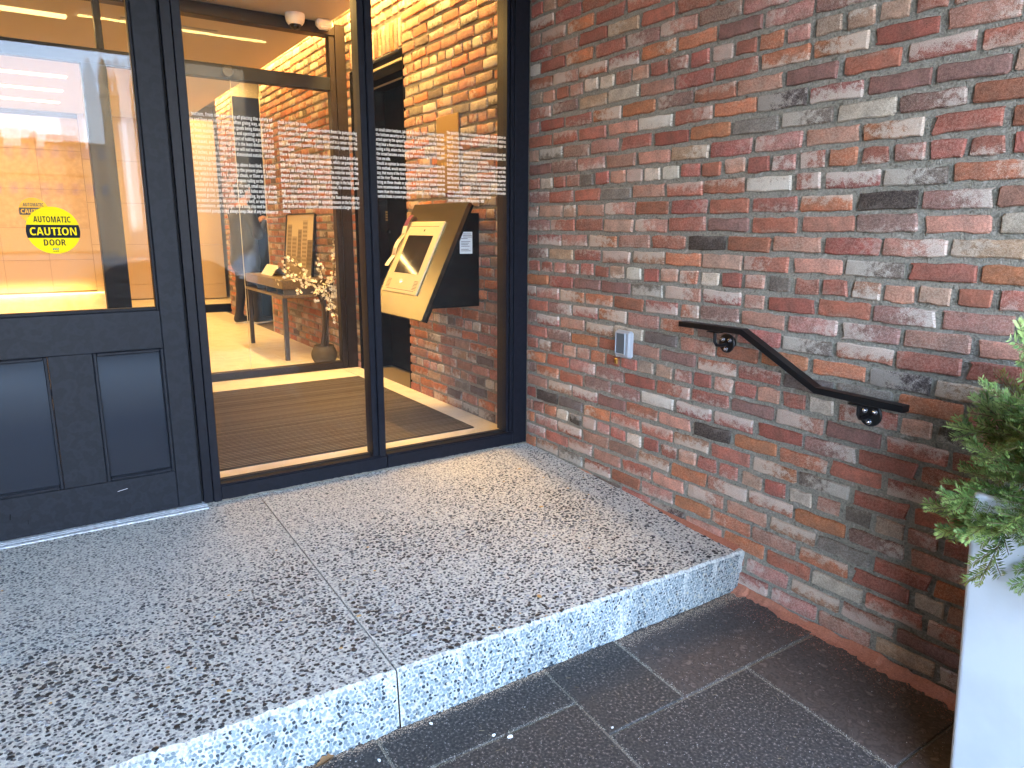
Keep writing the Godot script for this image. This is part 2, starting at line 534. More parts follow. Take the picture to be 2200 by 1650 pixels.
# holes: [z from, z to, y from, y to]
func lay_bricks(wall: Node3D, tones: Array, face_x: float, z0: float, z1: float, k0: int, k1: int, holes: Array, keep: Array, sd: int, hidden: Callable) -> void:
	var r := RandomNumberGenerator.new(); r.seed = sd
	var all := []
	var recent := []
	for k in range(k0, k1 + 1):
		var head := HEADER_ROWS.has(k)
		var pitch := 0.1085 if head else 0.2065
		var z := z0 - pitch * (0.5 if k % 2 else 0.0) - r.randf() * 0.02 - (0.04 if head else 0.0)
		var y := row_y(k)
		while z < z1:
			var step := pitch * r.randf_range(0.97, 1.03)
			var kinds := headers if head else stretchers
			var short := not head and r.randf() < 0.012
			if short:
				kinds = headers
				step = 0.1085
			var mid := z + step * 0.5
			var pick := r.randi() % kinds.size()
			for attempt in 40:
				if (tones.is_empty() or kinds[pick][2] in tones) and not [head or short, pick] in recent:
					break
				pick = r.randi() % kinds.size()
			recent.append([head or short, pick])
			if recent.size() > (14 if tones.is_empty() else 7): recent.pop_front()
			if kinds[pick][2] == 6 and r.randf() < 0.5:
				pick = r.randi() % kinds.size()
			var sx := 1.0
			var spans := [[mid, sx]]
			# cut at wall ends and at openings
			var a := z
			var b := z + step - 0.016
			if a < z0: a = z0 + 0.002
			if b > z1: b = z1 - 0.002
			var skip := false
			for hole in holes:
				if y > hole[2] - 0.03 and y < hole[3] + 0.03:
					if a >= hole[0] and b <= hole[1]: skip = true
					elif a < hole[0] and b > hole[0]: b = hole[0]
					elif a < hole[1] and b > hole[1]: a = hole[1]
			var full := step - 0.016
			if not skip and b - a > 0.03:
				sx = (b - a) / full
				var s := sx * r.randf_range(0.985, 1.01)
				if r.randf() < 0.5: s = s
				var up := 1.0 if r.randf() < 0.5 else -1.0
				var bs := Basis(Vector3(0, 0, up * s), Vector3(0, up, 0), Vector3(-1, 0, 0))
				bs = bs.rotated(Vector3(1, 0, 0), r.randf_range(-0.011, 0.011))
				all.append([kinds[pick], Transform3D(bs, Vector3(face_x + r.randf_range(-0.0025, 0.0025), y + r.randf_range(-0.003, 0.003), (a + b) * 0.5 + r.randf_range(-0.002, 0.002)))])
			z += step
	var score := []
	for i in all.size():
		var p: Vector3 = all[i][1].origin
		var s := 0.0 if hidden.call(p) else seen_size(p)
		score.append([s, i])
	score.sort_custom(func(a, b): return a[0] > b[0] or (a[0] == b[0] and a[1] < b[1]))
	var rest := MB.new()
	for j in score.size():
		var it: Array = all[score[j][1]]
		if j < keep[0] and score[j][0] > 0.0:
			put("brick", it[0][1], M.brick, wall, it[1])
		elif score[j][0] > 0.0 or keep[1]:
			rest.append(it[0][0], it[1])
	if rest.v.size():
		tag(put("bricks", rest, M.brick, wall), "", "", "", "stuff")

# ------------------------------------------------------------------ lettering
func glyphs(txt: String, serif := false) -> Array:
	var tm := TextMesh.new()
	var f := SystemFont.new()
	f.font_names = PackedStringArray(["Droid Serif" if serif else "Droid Sans"])
	f.font_weight = 700
	tm.font = f
	tm.font_size = 48
	tm.pixel_size = 1.0 / 48.0
	tm.depth = 0.0
	tm.curve_step = 6.0
	tm.text = txt
	var a := tm.get_mesh_arrays()
	return [a[Mesh.ARRAY_VERTEX], a[Mesh.ARRAY_INDEX]]

# letters from at (left end of the base line), width 0 = natural width times squeeze
func write(b: MB, txt: String, at: Vector3, ex: Vector3, ey: Vector3, size: float, width: float, squeeze := 1.0, centred := false) -> float:
	var g := glyphs(txt)
	var vs: PackedVector3Array = g[0]
	var ix = g[1]
	if vs.is_empty():
		return 0.0
	if not base_line.has("sans"):
		var hv: PackedVector3Array = glyphs("H")[0]
		var lo := 9.0
		for p in hv: lo = minf(lo, p.y)
		base_line["sans"] = lo
	var x0 := 1e9
	var x1 := -1e9
	for p in vs:
		x0 = minf(x0, p.x); x1 = maxf(x1, p.x)
	var kx := size * squeeze
	if width > 0.0:
		kx = width / (x1 - x0)
	var off := -x0 * kx - ((x1 - x0) * kx * 0.5 if centred else 0.0)
	var nrm := ex.cross(ey)
	var q := PackedVector3Array()
	for p in vs:
		q.append(at + ex * (p.x * kx + off) + ey * (p.y - base_line["sans"]) * size)
	var count: int = ix.size() if ix != null else vs.size()
	for i in range(0, count - 2, 3):
		var A: Vector3 = vs[ix[i]] if ix != null else vs[i]
		if absf(A.z) > 1e-5 and A.z < 0.0:
			continue
		if ix != null:
			b.tri(q[ix[i]], q[ix[i + 1]], q[ix[i + 2]], nrm, nrm, nrm)
		else:
			b.tri(q[i], q[i + 1], q[i + 2], nrm, nrm, nrm)
	return (x1 - x0) * kx

func column_of_text(b: MB, lines: Array, x: float, w: float, top: float, pitch: float, z: float) -> void:
	for i in lines.size():
		var s: String = lines[i]
		var last := s.ends_with("|")
		s = s.trim_suffix("|")
		if s:
			write(b, s, Vector3(x, top - pitch * i, z), Vector3.RIGHT, Vector3.UP, 0.0196, 0.0 if last else w, 0.52)

func _ready() -> void:
	# ---------------------------------------------------------------- camera, sky, sun, exposure
	var fwd := Vector3(sin(deg_to_rad(33.9)) * cos(deg_to_rad(12.2)), -sin(deg_to_rad(12.2)), -cos(deg_to_rad(33.9)) * cos(deg_to_rad(12.2)))
	var right := Vector3(cos(deg_to_rad(33.9)), 0, sin(deg_to_rad(33.9)))
	var up := right.cross(fwd)
	var roll := deg_to_rad(0.3)
	var r2 := right * cos(roll) + up * sin(roll)
	var u2 := up * cos(roll) - right * sin(roll)
	cam_basis = Basis(r2, u2, -fwd)
	var cam := Camera3D.new()
	cam.name = "camera"
	cam.transform = Transform3D(cam_basis, cam_pos)
	cam.fov = rad_to_deg(2.0 * atan(825.0 / 1525.0))
	cam.near = 0.05
	cam.far = 900.0
	add_child(cam)
	var env := Environment.new()
	env.background_mode = Environment.BG_SKY
	var sky := Sky.new()
	var psm := ProceduralSkyMaterial.new()
	psm.sky_top_color = Color(0.54, 0.70, 0.91)
	psm.sky_horizon_color = Color(0.86, 0.905, 0.94)
	psm.sky_curve = 0.18
	psm.ground_bottom_color = Color(0.35, 0.34, 0.33)
	psm.ground_horizon_color = Color(0.6, 0.6, 0.6)
	psm.sky_energy_multiplier = 1.7
	sky.sky_material = psm
	env.sky = sky
	env.tonemap_mode = Environment.TONE_MAPPER_LINEAR
	env.tonemap_exposure = 11.2
	env.sdfgi_enabled = true
	env.ssao_enabled = true
	env.ssil_enabled = true
	var we := WorldEnvironment.new()
	we.name = "world_environment"
	we.environment = env
	add_child(we)
	var sun := DirectionalLight3D.new()
	sun.name = "sun"
	sun.light_energy = 1.6
	sun.light_color = Color(1.0, 0.91, 0.76)
	sun.light_angular_distance = 0.5
	sun.shadow_enabled = true
	add_child(sun)
	sun.look_at_from_position(Vector3.ZERO, Vector3(0.35, -0.75, 0.62), Vector3.UP)

	rng.seed = 11
	make_materials()
	make_brick_kinds()
	build_street()
	build_shell()
	build_ground()
	build_walls()
	build_front()
	build_inner_front()
	build_vestibule()
	build_lobby()
	build_rail_and_key_box()
	build_planter()
	build_litter()

func slab(m: MB, a: Vector3, b: Vector3) -> MB:
	m.bx(a, b)
	return m

func area(parent: Node, at: Vector3, size: Vector2, energy: float, col: Color, towards := Vector3.DOWN) -> void:
	var a := AreaLight3D.new()
	a.name = "lamp"
	a.area_size = size
	a.area_normalize_energy = true
	a.light_energy = energy * 1.12
	a.light_color = col
	a.area_range = 12.0
	a.shadow_enabled = true
	parent.add_child(a, true)
	var upv := Vector3.BACK if absf(towards.y) > 0.9 else Vector3.UP
	a.look_at_from_position(at, at + towards, upv)

# ------------------------------------------------------------------ the street that the glass reflects
func make_car(called: String, label: String, paint: Material, length: float, height: float, at: Vector3, suv: bool) -> void:
	var car := thing(called, label, "car", at)
	var hw := 0.9
	var L2 := length * 0.5
	var belt := height * 0.58
	var b := MB.new()
	var prof := [Vector2(-L2, 0.35), Vector2(-L2 + 0.05, 0.7 * belt), Vector2(-L2 + 0.5, belt * 0.95), Vector2(-L2 + 1.2, belt), Vector2(L2 - (0.15 if suv else 0.8), belt), Vector2(L2, belt * 0.85), Vector2(L2 - 0.02, 0.35)]
	var side := []
	for p in prof: side.append(p)
	side.append(Vector2(L2 - 0.1, 0.25)); side.append(Vector2(-L2 + 0.1, 0.25))
	b.prism(side, Vector3.RIGHT, Vector3.UP, Vector3(0, 0, hw), Vector3.BACK, hw * 2.0)
	put("body", b, paint, car)
	var cabin := [Vector2(-L2 + 1.1, belt - 0.02), Vector2(-L2 + 1.75, height - 0.07), Vector2(-L2 + 2.2, height), Vector2(L2 - (0.55 if suv else 1.5), height - 0.02), Vector2(L2 - (0.12 if suv else 0.6), belt - 0.02)]
	var g := MB.new()
	g.prism(cabin, Vector3.RIGHT, Vector3.UP, Vector3(0, 0, hw - 0.12), Vector3.BACK, hw * 2.0 - 0.24)
	put("windows", g, M.car_glass, car)
	var rf := MB.new()
	for i in [1, 2]:
		var a: Vector2 = cabin[i]
		var c: Vector2 = cabin[i + 1]
		rf.poly([Vector3(a.x, a.y + 0.015, hw - 0.14), Vector3(c.x, c.y + 0.015, hw - 0.14), Vector3(c.x, c.y + 0.015, -hw + 0.14), Vector3(a.x, a.y + 0.015, -hw + 0.14)], Vector3.UP)
		for s in [-1.0, 1.0]:
			rf.box(Vector3((a.x + c.x) * 0.5, (a.y + c.y) * 0.5 - 0.01, s * (hw - 0.13)), Vector3((c - a).length(), 0.07, 0.05), 0.01, Basis(Vector3(0, 0, 1), atan2(c.y - a.y, c.x - a.x)))
	put("roof", rf, paint, car)
	for sx in [-1.0, 1.0]:
		for sz in [-1.0, 1.0]:
			var w := MB.new()
			w.lathe(Vector3(sx * (L2 - 0.85), 0.33, sz * (hw - 0.1)), [Vector2(0, -0.1), Vector2(0.3, -0.1), Vector2(0.33, -0.07), Vector2(0.33, 0.07), Vector2(0.3, 0.1), Vector2(0, 0.1)], 20, Vector3.BACK)
			var t := put("wheel", w, M.tyre, car)
			var rim := MB.new()
			rim.lathe(Vector3(sx * (L2 - 0.85), 0.33, sz * (hw + 0.002)), [Vector2(0.2, 0.0), Vector2(0.16, 0.012), Vector2(0, 0.012)], 16, Vector3(0, 0, sz))
			put("rim", rim, M.zinc, t)
	for s in [-1.0, 1.0]:
		var hl := MB.new()
		hl.box(Vector3(-L2 + 0.02, belt * 0.72, s * 0.62), Vector3(0.08, 0.14, 0.34), 0.03)
		put("headlight", hl, M.white_plastic, car)

func build_street() -> void:
	var g := MB.new()
	g.poly([Vector3(-400, -0.75, -400), Vector3(400, -0.75, -400), Vector3(400, -0.75, 400), Vector3(-400, -0.75, 400)], Vector3.UP)
	struct("ground", g, M.asphalt)
	var road := MB.new()
	road.bx(Vector3(-90, -0.74, 7.0), Vector3(90, -0.6, 17.0))
	struct("road", road, M.asphalt)
	var line := MB.new()
	for i in 30:
		line.bx(Vector3(-60 + i * 4.0, -0.6, 11.93), Vector3(-58 + i * 4.0, -0.596, 12.05))
	struct("road_markings", line, M.white_plastic)
	var walk := MB.new()
	walk.prism([Vector2(3.0, -0.246), Vector2(4.0, -0.25), Vector2(6.85, -0.44), Vector2(7.0, -0.46), Vector2(7.0, -0.74), Vector2(3.0, -0.74)], Vector3.BACK, Vector3.UP, Vector3(60, 0, 0), Vector3.RIGHT, 120.0)
	struct("pavement_by_the_road", walk, M.concrete_walk)
	var far := MB.new()
	far.bx(Vector3(-90, -0.74, 17.0), Vector3(90, -0.46, 21.0), 0.01)
	struct("far_pavement", far, M.concrete_walk)
	# church across the street
	var ch := thing("stone_church", "pale stone church front with gable and carved round relief across the street", "church", Vector3(0, 0, 24))
	var w := MB.new()
	w.prism([Vector2(1.5, -0.5), Vector2(17, -0.5), Vector2(17, 8.0), Vector2(9.5, 13.8), Vector2(1.5, 6.6)], Vector3.RIGHT, Vector3.UP, Vector3(0, 0, 0.0), Vector3.FORWARD, 0.0 - 14.0)
	put("wall", w, M.church_stone, ch)
	var tr := MB.new()
	for y in [4.75, 5.0, 2.2]:
		tr.box(Vector3(9.25, y, -0.1), Vector3(15.4, 0.14, 0.35), 0.03)
	for k in 4:
		tr.lathe(Vector3(4.9 + 3.6 * k, -0.5, -0.25), [Vector2(0.3, 0), Vector2(0.3, 0.3), Vector2(0.22, 0.4), Vector2(0.2, 4.8), Vector2(0.3, 5.0), Vector2(0.3, 5.2)], 14)
	put("cornice", tr, M.church_stone, ch)
	for k in 4:
		var rel := MB.new()
		var c := Vector3(3.63 + 3.6 * k, 6.2, -0.05)
		for rr in [0.85, 0.68]:
			var p := []
			var rad := []
			for i in 25:
				var a := PI * (-0.15 + 1.3 * i / 24.0)
				p.append(c + Vector3(cos(a) * rr, sin(a) * rr, -0.06)); rad.append(0.06)
			rel.tube(p, rad, 8)
		for i in 9:
			rel.ball(c + Vector3(rng.randf_range(-0.4, 0.4), rng.randf_range(-0.1, 0.45), -0.02), Vector3(0.16, 0.13, 0.1), 8)
		put("relief", rel, M.church_stone, ch)
		var dr := MB.new()
		var outl := []
		for i in 13:
			var a2 := PI * i / 12.0
			outl.append(Vector2(cos(a2) * 0.7, 2.2 + sin(a2) * 0.7))
		outl.append(Vector2(-0.7, -0.4)); outl.append(Vector2(0.7, -0.4))
		dr.prism(outl, Vector3.RIGHT, Vector3.UP, Vector3(3.2 + 3.6 * k, 0, -0.02), Vector3.FORWARD, 0.1)
		put("arched_opening", dr, M.dark_gap, ch)
	# crocketed turret beyond
	var tu := thing("church_turret", "slender stone turret with crockets and finials beyond the church", "turret", Vector3(1.0, 0, 27))
	var sh := MB.new()
	sh.box(Vector3(0, 2.6, 0), Vector3(0.96, 6.4, 0.96), 0.05)
	sh.box(Vector3(0, 5.75, 0), Vector3(1.04, 0.12, 1.04), 0.02)
	put("shaft", sh, M.church_stone, tu)
	for k in 3:
		var sp := MB.new()
		var o: Vector3 = [Vector3(-0.30, 5.8, 0.25), Vector3(0.08, 5.8, -0.25), Vector3(0.36, 5.8, 0.25)][k]
		sp.lathe(o, [Vector2(0.20, 0), Vector2(0.18, 0.4), Vector2(0.0, 1.15 + (0.3 if k == 1 else 0.0))], 8, Vector3.UP, false)
		for i in 7:
			var f := 0.15 + 0.12 * i
			for q in 4:
				var a := TAU * q / 4.0
				sp.ball(o + Vector3(cos(a), 0, sin(a)) * (0.19 * (1.0 - f) + 0.03) + Vector3(0, 0.35 + 0.85 * f, 0), Vector3(0.055, 0.045, 0.055), 6)
		sp.ball(o + Vector3(0, 1.18 + (0.3 if k == 1 else 0.0), 0), Vector3(0.06, 0.08, 0.06), 8)
		put("pinnacle", sp, M.church_stone, tu)
	# long low block
	var bb := thing("pale_building", "long pale four storey building with roof sheds far across the street", "building", Vector3(0, 0, 62))
	var bw := MB.new()
	bw.bx(Vector3(-60, -0.6, 0), Vector3(3.9, 7.4, 14))
	bw.bx(Vector3(-60, 7.4, -0.15), Vector3(3.9, 7.55, 14.0))
	bw.bx(Vector3(-60, 5.1, -0.1), Vector3(3.9, 5.2, -0.001))
	put("wall", bw, M.pale_brick, bb)
	var wm := MB.new()
	wm.bx(Vector3(-0.26, -0.42, -0.06), Vector3(0.26, 0.42, -0.002))
	var wmesh := wm.mesh()
	for i in 14:
		for j in 2:
			put("window", wmesh, M.window_blue, bb, Transform3D(Basis.IDENTITY, Vector3(3.3 - 0.98 * i, 6.75 - 2.7 * j, 0)))
	for q in [[0.9, 1.0, 0.55], [-1.2, 0.5, 0.8], [-3.4, 0.5, 1.3], [-5.6, 0.7, 0.5], [-8.5, 1.2, 0.9]]:
		var cm := MB.new()
		cm.bx(Vector3(q[0] - q[1], 7.55, 1.0), Vector3(q[0] + q[1], 7.55 + q[2], 3.0))
		put("roof_shed", cm, M.dark_brick, bb)
	make_car("dark_sedan", "dark sedan with curved roof parked at the kerb", M.car_dark, 4.5, 1.36, Vector3(-0.9, -0.6, 8.0), false)
	make_car("white_suv", "white high-roofed car parked in the far lane", M.car_white, 4.7, 1.72, Vector3(2.1, -0.6, 10.4), true)

# ------------------------------------------------------------------ the building's mass
func build_shell() -> void:
	var b := MB.new()
	b.bx(Vector3(-9, 2.95, 0.0), Vector3(9, 5.6, 5.6))
	struct("soffit", b, M.soffit)
	var b2 := MB.new()
	b2.bx(Vector3(-9, 3.06, -10), Vector3(9, 5.6, -0.002))
	struct("upper_floors", b2, M.soffit)
	var b3 := MB.new()
	b3.bx(Vector3(0.40, -0.74, -10), Vector3(9, 3.055, -0.3))
	b3.bx(Vector3(0.31, -0.74, -0.298), Vector3(9, 2.949, 5.6))
	struct("neighbour_walls", b3, M.soffit)
	var b4 := MB.new()
	b4.bx(Vector3(-9, -0.74, 0.0), Vector3(-4.6, 2.948, 5.6))
	b4.bx(Vector3(-4.6, -0.3, -0.12), Vector3(-2.625, 2.948, 0.0))
	struct("recess_wall", b4, M.door_paint)
	var b5 := MB.new()
	b5.bx(Vector3(-4.4, -0.3, -9.6), Vector3(-4.2, 3.055, -0.122))
	struct("lobby_wall", b5, M.oak_panel)
	var c := MB.new()
	c.bx(Vector3(-4.2, 2.79, -9.22), Vector3(-0.06, 2.85, -0.152))
	c.bx(Vector3(-0.105, 2.851, -9.6), Vector3(-0.095, 3.055, -0.152))
	struct("ceiling", c, M.ceiling_paint)
	var f := MB.new()
	f.bx(Vector3(-4.2, -0.3, -9.6), Vector3(0.4, -0.014, -0.001))
	struct("floor_base", f, M.tile_joint)

# ------------------------------------------------------------------ landing and pavement
func edge_z(x: float) -> float:
	return 1.528 + 0.024 * x

func build_ground() -> void:
	var land := thing("landing", "", "")
	land.set_meta("kind", "structure")
	var jit := fnl(51, 6.0, 3)
	for part in [[-4.6, -1.5032], [-1.4978, 0.004]]:
		var top := MB.new()
		var face := MB.new()
		var n := int((part[1] - part[0]) / 0.008)
		var prev := []
		for i in n + 1:
			var x := lerpf(part[0], part[1], float(i) / n)
			var e := edge_z(x) + 0.006 * jit.get_noise_2d(x * 2.0, 0.0) + 0.005 * jit.get_noise_2d(x * 9.0, 9.0)
			var yt := SLOPE * e
			var cut := 0.008 + 0.006 * jit.get_noise_2d(x * 7.0, 30.0)
			var cols := [Vector3(x, 0.0, -0.14), Vector3(x, 0.0, 0.0), Vector3(x, SLOPE * (e - cut), e - cut), Vector3(x, yt - cut, e + 0.001), Vector3(x, PAVE - 0.01, 1.512 + 0.006 * jit.get_noise_2d(x, 60.0))]
			if i:
				for k in 2:
					top.poly([prev[k], cols[k], cols[k + 1], prev[k + 1]], Vector3.UP)
				top.poly([prev[2], cols[2], cols[3], prev[3]], Vector3(0, 1, 1))
				face.poly([prev[3], cols[3], cols[4], prev[4]], Vector3(0, 0, 1))
			prev = cols
		for xs in [part[0], part[1]]:
			var e2 := edge_z(xs) - 0.006
			top.poly([Vector3(xs, 0, 0), Vector3(xs, SLOPE * e2, e2), Vector3(xs, -0.25, e2), Vector3(xs, -0.25, 0)], Vector3(-1.0 if xs == part[0] else 1.0, 0, 0))
		put("slab", top, M.landing_matrix, land)
		put("riser", face, M.riser_matrix, land)
	var under := MB.new()
	under.bx(Vector3(-1.51, -0.25, 0.0), Vector3(-1.49, -0.075, 1.45))
	put("joint_filler", under, M.dark_gap, land)
	# dark stones that stand out of the worn surface
	var worn := fnl(52, 1.7, 4)
	var shapes := []
	for s in 4:
		var m := MB.new()
		var pts := []
		var sides := 6 + s % 2
		for k in sides:
			var a := TAU * (k + rng.randf_range(-0.25, 0.25)) / sides
			pts.append(Vector2(cos(a) * rng.randf_range(0.75, 1.15), sin(a) * rng.randf_range(0.6, 0.95)))
		for k in sides:
			var a: Vector2 = pts[k]
			var b: Vector2 = pts[(k + 1) % sides]
			m.poly([Vector3(a.x, -0.3, a.y), Vector3(b.x, -0.3, b.y), Vector3(b.x * 0.82, 0.22, b.y * 0.82), Vector3(a.x * 0.82, 0.22, a.y * 0.82)], Vector3(a.x + b.x, 0.5, a.y + b.y))
			m.poly([Vector3(0, 0.34, 0), Vector3(b.x * 0.82, 0.22, b.y * 0.82), Vector3(a.x * 0.82, 0.22, a.y * 0.82)], Vector3.UP)
		shapes.append(m.mesh())
	var lists := [[], [], [], []]
	var step := 0.0168
	var nx := int(3.2 / step)
	var nz := int(1.5 / step)
	for i in nx:
		for j in nz:
			var x := -3.2 + (i + rng.randf_range(0.05, 0.95)) * step
			var z := 0.01 + (j + rng.randf_range(0.05, 0.95)) * step
			if z > edge_z(x) - 0.012 or x > -0.006:
				continue
			var w := worn.get_noise_2d(x, z) * 1.3
			var near_door := smoothstep(0.75, 0.1, z - 0.10 * (x + 1.5) * (x + 1.5) + 0.25 * (x + 1.2))
			var p := clampf(0.86 + w * 0.5 - 0.5 * near_door, 0.16, 0.98)
			if rng.randf() > p:
				continue
			if absf(x + 1.5) < 0.012:
				continue
			var sz := rng.randf_range(0.0046, 0.0098) * (1.0 - 0.35 * near_door) * (0.85 + 0.4 * maxf(w, 0.0))
			if rng.randf() < 0.12: sz *= 1.45
			var b := Basis(Vector3.UP, rng.randf() * TAU).scaled(Vector3(sz, sz * 0.7, sz * rng.randf_range(0.68, 1.0)))
			var g := rng.randf()
			var v := lerpf(0.014, 0.09, g * g) + 0.05 * near_door
			var col := Color(v * 0.95, v, v * 1.05)
			if rng.randf() < 0.12: col = Color(0.3, 0.3, 0.3) * rng.randf_range(0.7, 1.2)
			if rng.randf() < 0.004: col = L(190, 150, 90)
			lists[rng.randi() % 4].append([Transform3D(b, Vector3(x, SLOPE * z + 0.0002, z)), col])
	for s in 4:
		var mm := MultiMesh.new()
		mm.transform_format = MultiMesh.TRANSFORM_3D
		mm.use_colors = true
		mm.mesh = shapes[s]
		mm.instance_count = lists[s].size()
		for i in lists[s].size():
			mm.set_instance_transform(i, lists[s][i][0])
			mm.set_instance_color(i, lists[s][i][1])
		var mi := MultiMeshInstance3D.new()
		mi.name = "pebbles" if s == 0 else "pebbles_%03d" % s
		mi.multimesh = mm
		mi.material_override = M.stone_chips
		mi.set_meta("kind", "stuff")
		land.add_child(mi)
	# cut stones of the riser, flush in their white matrix
	var rs := MB.new()
	var cell := 0.0120
	var rows := 16
	var ccount := int(3.0 / cell)
	for i in ccount:
		for j in rows:
			var u := -3.0 + (i + rng.randf_range(0.25, 0.75) + (0.5 if j % 2 else 0.0)) * cell
			var f := (j + rng.randf_range(0.25, 0.75)) / rows
			if u > -0.012 or absf(u + 1.5) < 0.009:
				continue
			var r := cell * rng.randf_range(0.40, 0.60)
			var lift := rng.randf_range(0.0004, 0.0016)
			var k := rng.randi_range(5, 7)
			var a0 := rng.randf() * TAU
			var sq := rng.randf_range(0.5, 0.95)
			var rot := rng.randf() * TAU
			var P := []
			var e := edge_z(u)
			var yt := SLOPE * e - 0.007
			for q in k:
				var a := a0 + TAU * (q + rng.randf_range(-0.30, 0.30)) / k
				var o := Vector2(cos(a), sin(a) * sq).rotated(rot) * r * rng.randf_range(0.85, 1.1)
				var ff := clampf(f - o.y / 0.17, 0.0, 1.0)
				P.append(Vector3(u + o.x, lerpf(yt, PAVE, ff), lerpf(e + 0.0022, 1.5145, ff) + lift))
			var g := rng.randf()
			var c1 := L(92, 103, 106).lerp(L(142, 154, 156), g)
			if rng.randf() < 0.16: c1 = L(54, 60, 65)
			if rng.randf() < 0.05: c1 = L(186, 176, 150)
			rs.col = c1
			rs.poly(P, Vector3(0, 0, 1))
	tag(put("riser_stones", rs, M.polished_chips, land), "", "", "", "stuff")

	# paving
	var pv := thing("pavement", "", "")
	pv.set_meta("kind", "structure")
	var base := MB.new()
	base.bx(Vector3(-4.6, -0.5, 1.3), Vector3(0.004, PAVE - 0.005, 3.0))
	put("joint_bed", base, M.joint_sand, pv)
	var quads := [
		[Vector2(-0.672, 1.50), Vector2(0, 1.50), Vector2(0, 1.877), Vector2(-0.700, 1.875), 1],
		[Vector2(-0.983, 1.50), Vector2(-0.672, 1.50), Vector2(-0.700, 1.875), Vector2(-1.010, 1.873), 0],
		[Vector2(-1.578, 1.49), Vector2(-0.983, 1.50), Vector2(-0.997, 1.708), Vector2(-1.583, 1.70), 0],
		[Vector2(-1.583, 1.70), Vector2(-0.997, 1.708), Vector2(-1.045, 2.25), Vector2(-1.60, 2.25), 0],
		[Vector2(-1.010, 1.873), Vector2(-0.408, 1.879), Vector2(-0.450, 2.40), Vector2(-1.056, 2.40), 0],
		[Vector2(-0.408, 1.879), Vector2(0, 1.885), Vector2(0, 2.40), Vector2(-0.450, 2.40), 1],
		[Vector2(-2.2, 1.48), Vector2(-1.578, 1.49), Vector2(-1.60, 2.05), Vector2(-2.2, 2.05), 0],
		[Vector2(-1.60, 2.25), Vector2(-1.045, 2.25), Vector2(-1.10, 3.0), Vector2(-1.62, 3.0), 0],
		[Vector2(-1.056, 2.40), Vector2(-0.45, 2.40), Vector2(-0.5, 3.0), Vector2(-1.10, 3.0), 0],
		[Vector2(-0.45, 2.40), Vector2(0, 2.40), Vector2(0, 3.0), Vector2(-0.5, 3.0), 1],
		[Vector2(-2.2, 2.05), Vector2(-1.60, 2.05), Vector2(-1.62, 3.0), Vector2(-2.2, 3.0), 0],
		[Vector2(-2.9, 1.46), Vector2(-2.2, 1.48), Vector2(-2.2, 3.0), Vector2(-2.9, 3.0), 0],
		[Vector2(-4.6, 1.44), Vector2(-2.9, 1.46), Vector2(-2.9, 3.0), Vector2(-4.6, 3.0), 0]]
	for q in quads:
		var c := Vector2.ZERO
		for k in 4: c += q[k] * 0.25
		var m := MB.new()
		var dy := rng.randf_range(-0.0012, 0.0012)
		var P := []
		var Q := []
		for k in 4:
			var d: Vector2 = (q[k] - c)
			d -= Vector2(signf(d.x), signf(d.y)) * 0.0038
			P.append(Vector3(c.x + d.x, PAVE + dy - 0.0025, c.y + d.y))
			d -= Vector2(signf(d.x), signf(d.y)) * 0.003
			Q.append(Vector3(c.x + d.x, PAVE + dy, c.y + d.y))
		m.poly(Q, Vector3.UP)
		for k in 4:
			var k2 := (k + 1) % 4
			var out: Vector3 = (P[k] + P[k2]) * 0.5 - Vector3(c.x, PAVE, c.y)
			m.poly([P[k], P[k2], Q[k2], Q[k]], out + Vector3.UP * 0.2)
			m.poly([P[k], P[k2], P[k2] - Vector3(0, 0.03, 0), P[k] - Vector3(0, 0.03, 0)], out)
		put("paving_slab", m, M.basalt_dusty if q[4] else M.basalt, pv)
	# red dust swept against the foot of the wall
	var du := MB.new()
	var nn := fnl(53, 3.0, 4)
	var last := []
	for i in 221:
		var z := 1.506 + i * 0.0075
		var wdt := 0.040 + 0.036 * smoothstep(1.5, 2.4, z) + 0.03 * nn.get_noise_2d(z * 1.5, 0.0) + 0.012 * nn.get_noise_2d(z * 12.0, 3.0)
		var hgt := 0.022 + 0.014 * nn.get_noise_2d(z * 2.0, 7.0)
		if z < 1.56:
			wdt += 0.02; hgt += 0.008
		var row := []
		for k in 7:
			var f := k / 6.0
			row.append(Vector3(0.002 - wdt * f, PAVE + 0.0005 + hgt * pow(1.0 - f, 2.2) + (0.004 * nn.get_noise_2d(z * 9.0, f * 3.0) if k < 6 else -0.002), z))
		if i:
			for k in 6:
				du.poly([last[k], row[k], row[k + 1], last[k + 1]], Vector3.UP)
		last = row
	for i in 60:
		var z := 0.95 + i * 0.0095
		var f := smoothstep(0.95, 1.3, z)
		var a := Vector3(0.002, SLOPE * z + 0.002 + 0.006 * f, z)
		var b := Vector3(-0.012 - 0.022 * f - 0.01 * absf(nn.get_noise_2d(z * 3.0, 20.0)), SLOPE * z + 0.0006, z)
		if i:
			du.poly([last[0], a, b, last[1]], Vector3.UP)
		last = [a, b]
	tag(put("brick_dust", du, M.brick_dust, pv), "", "", "", "stuff")

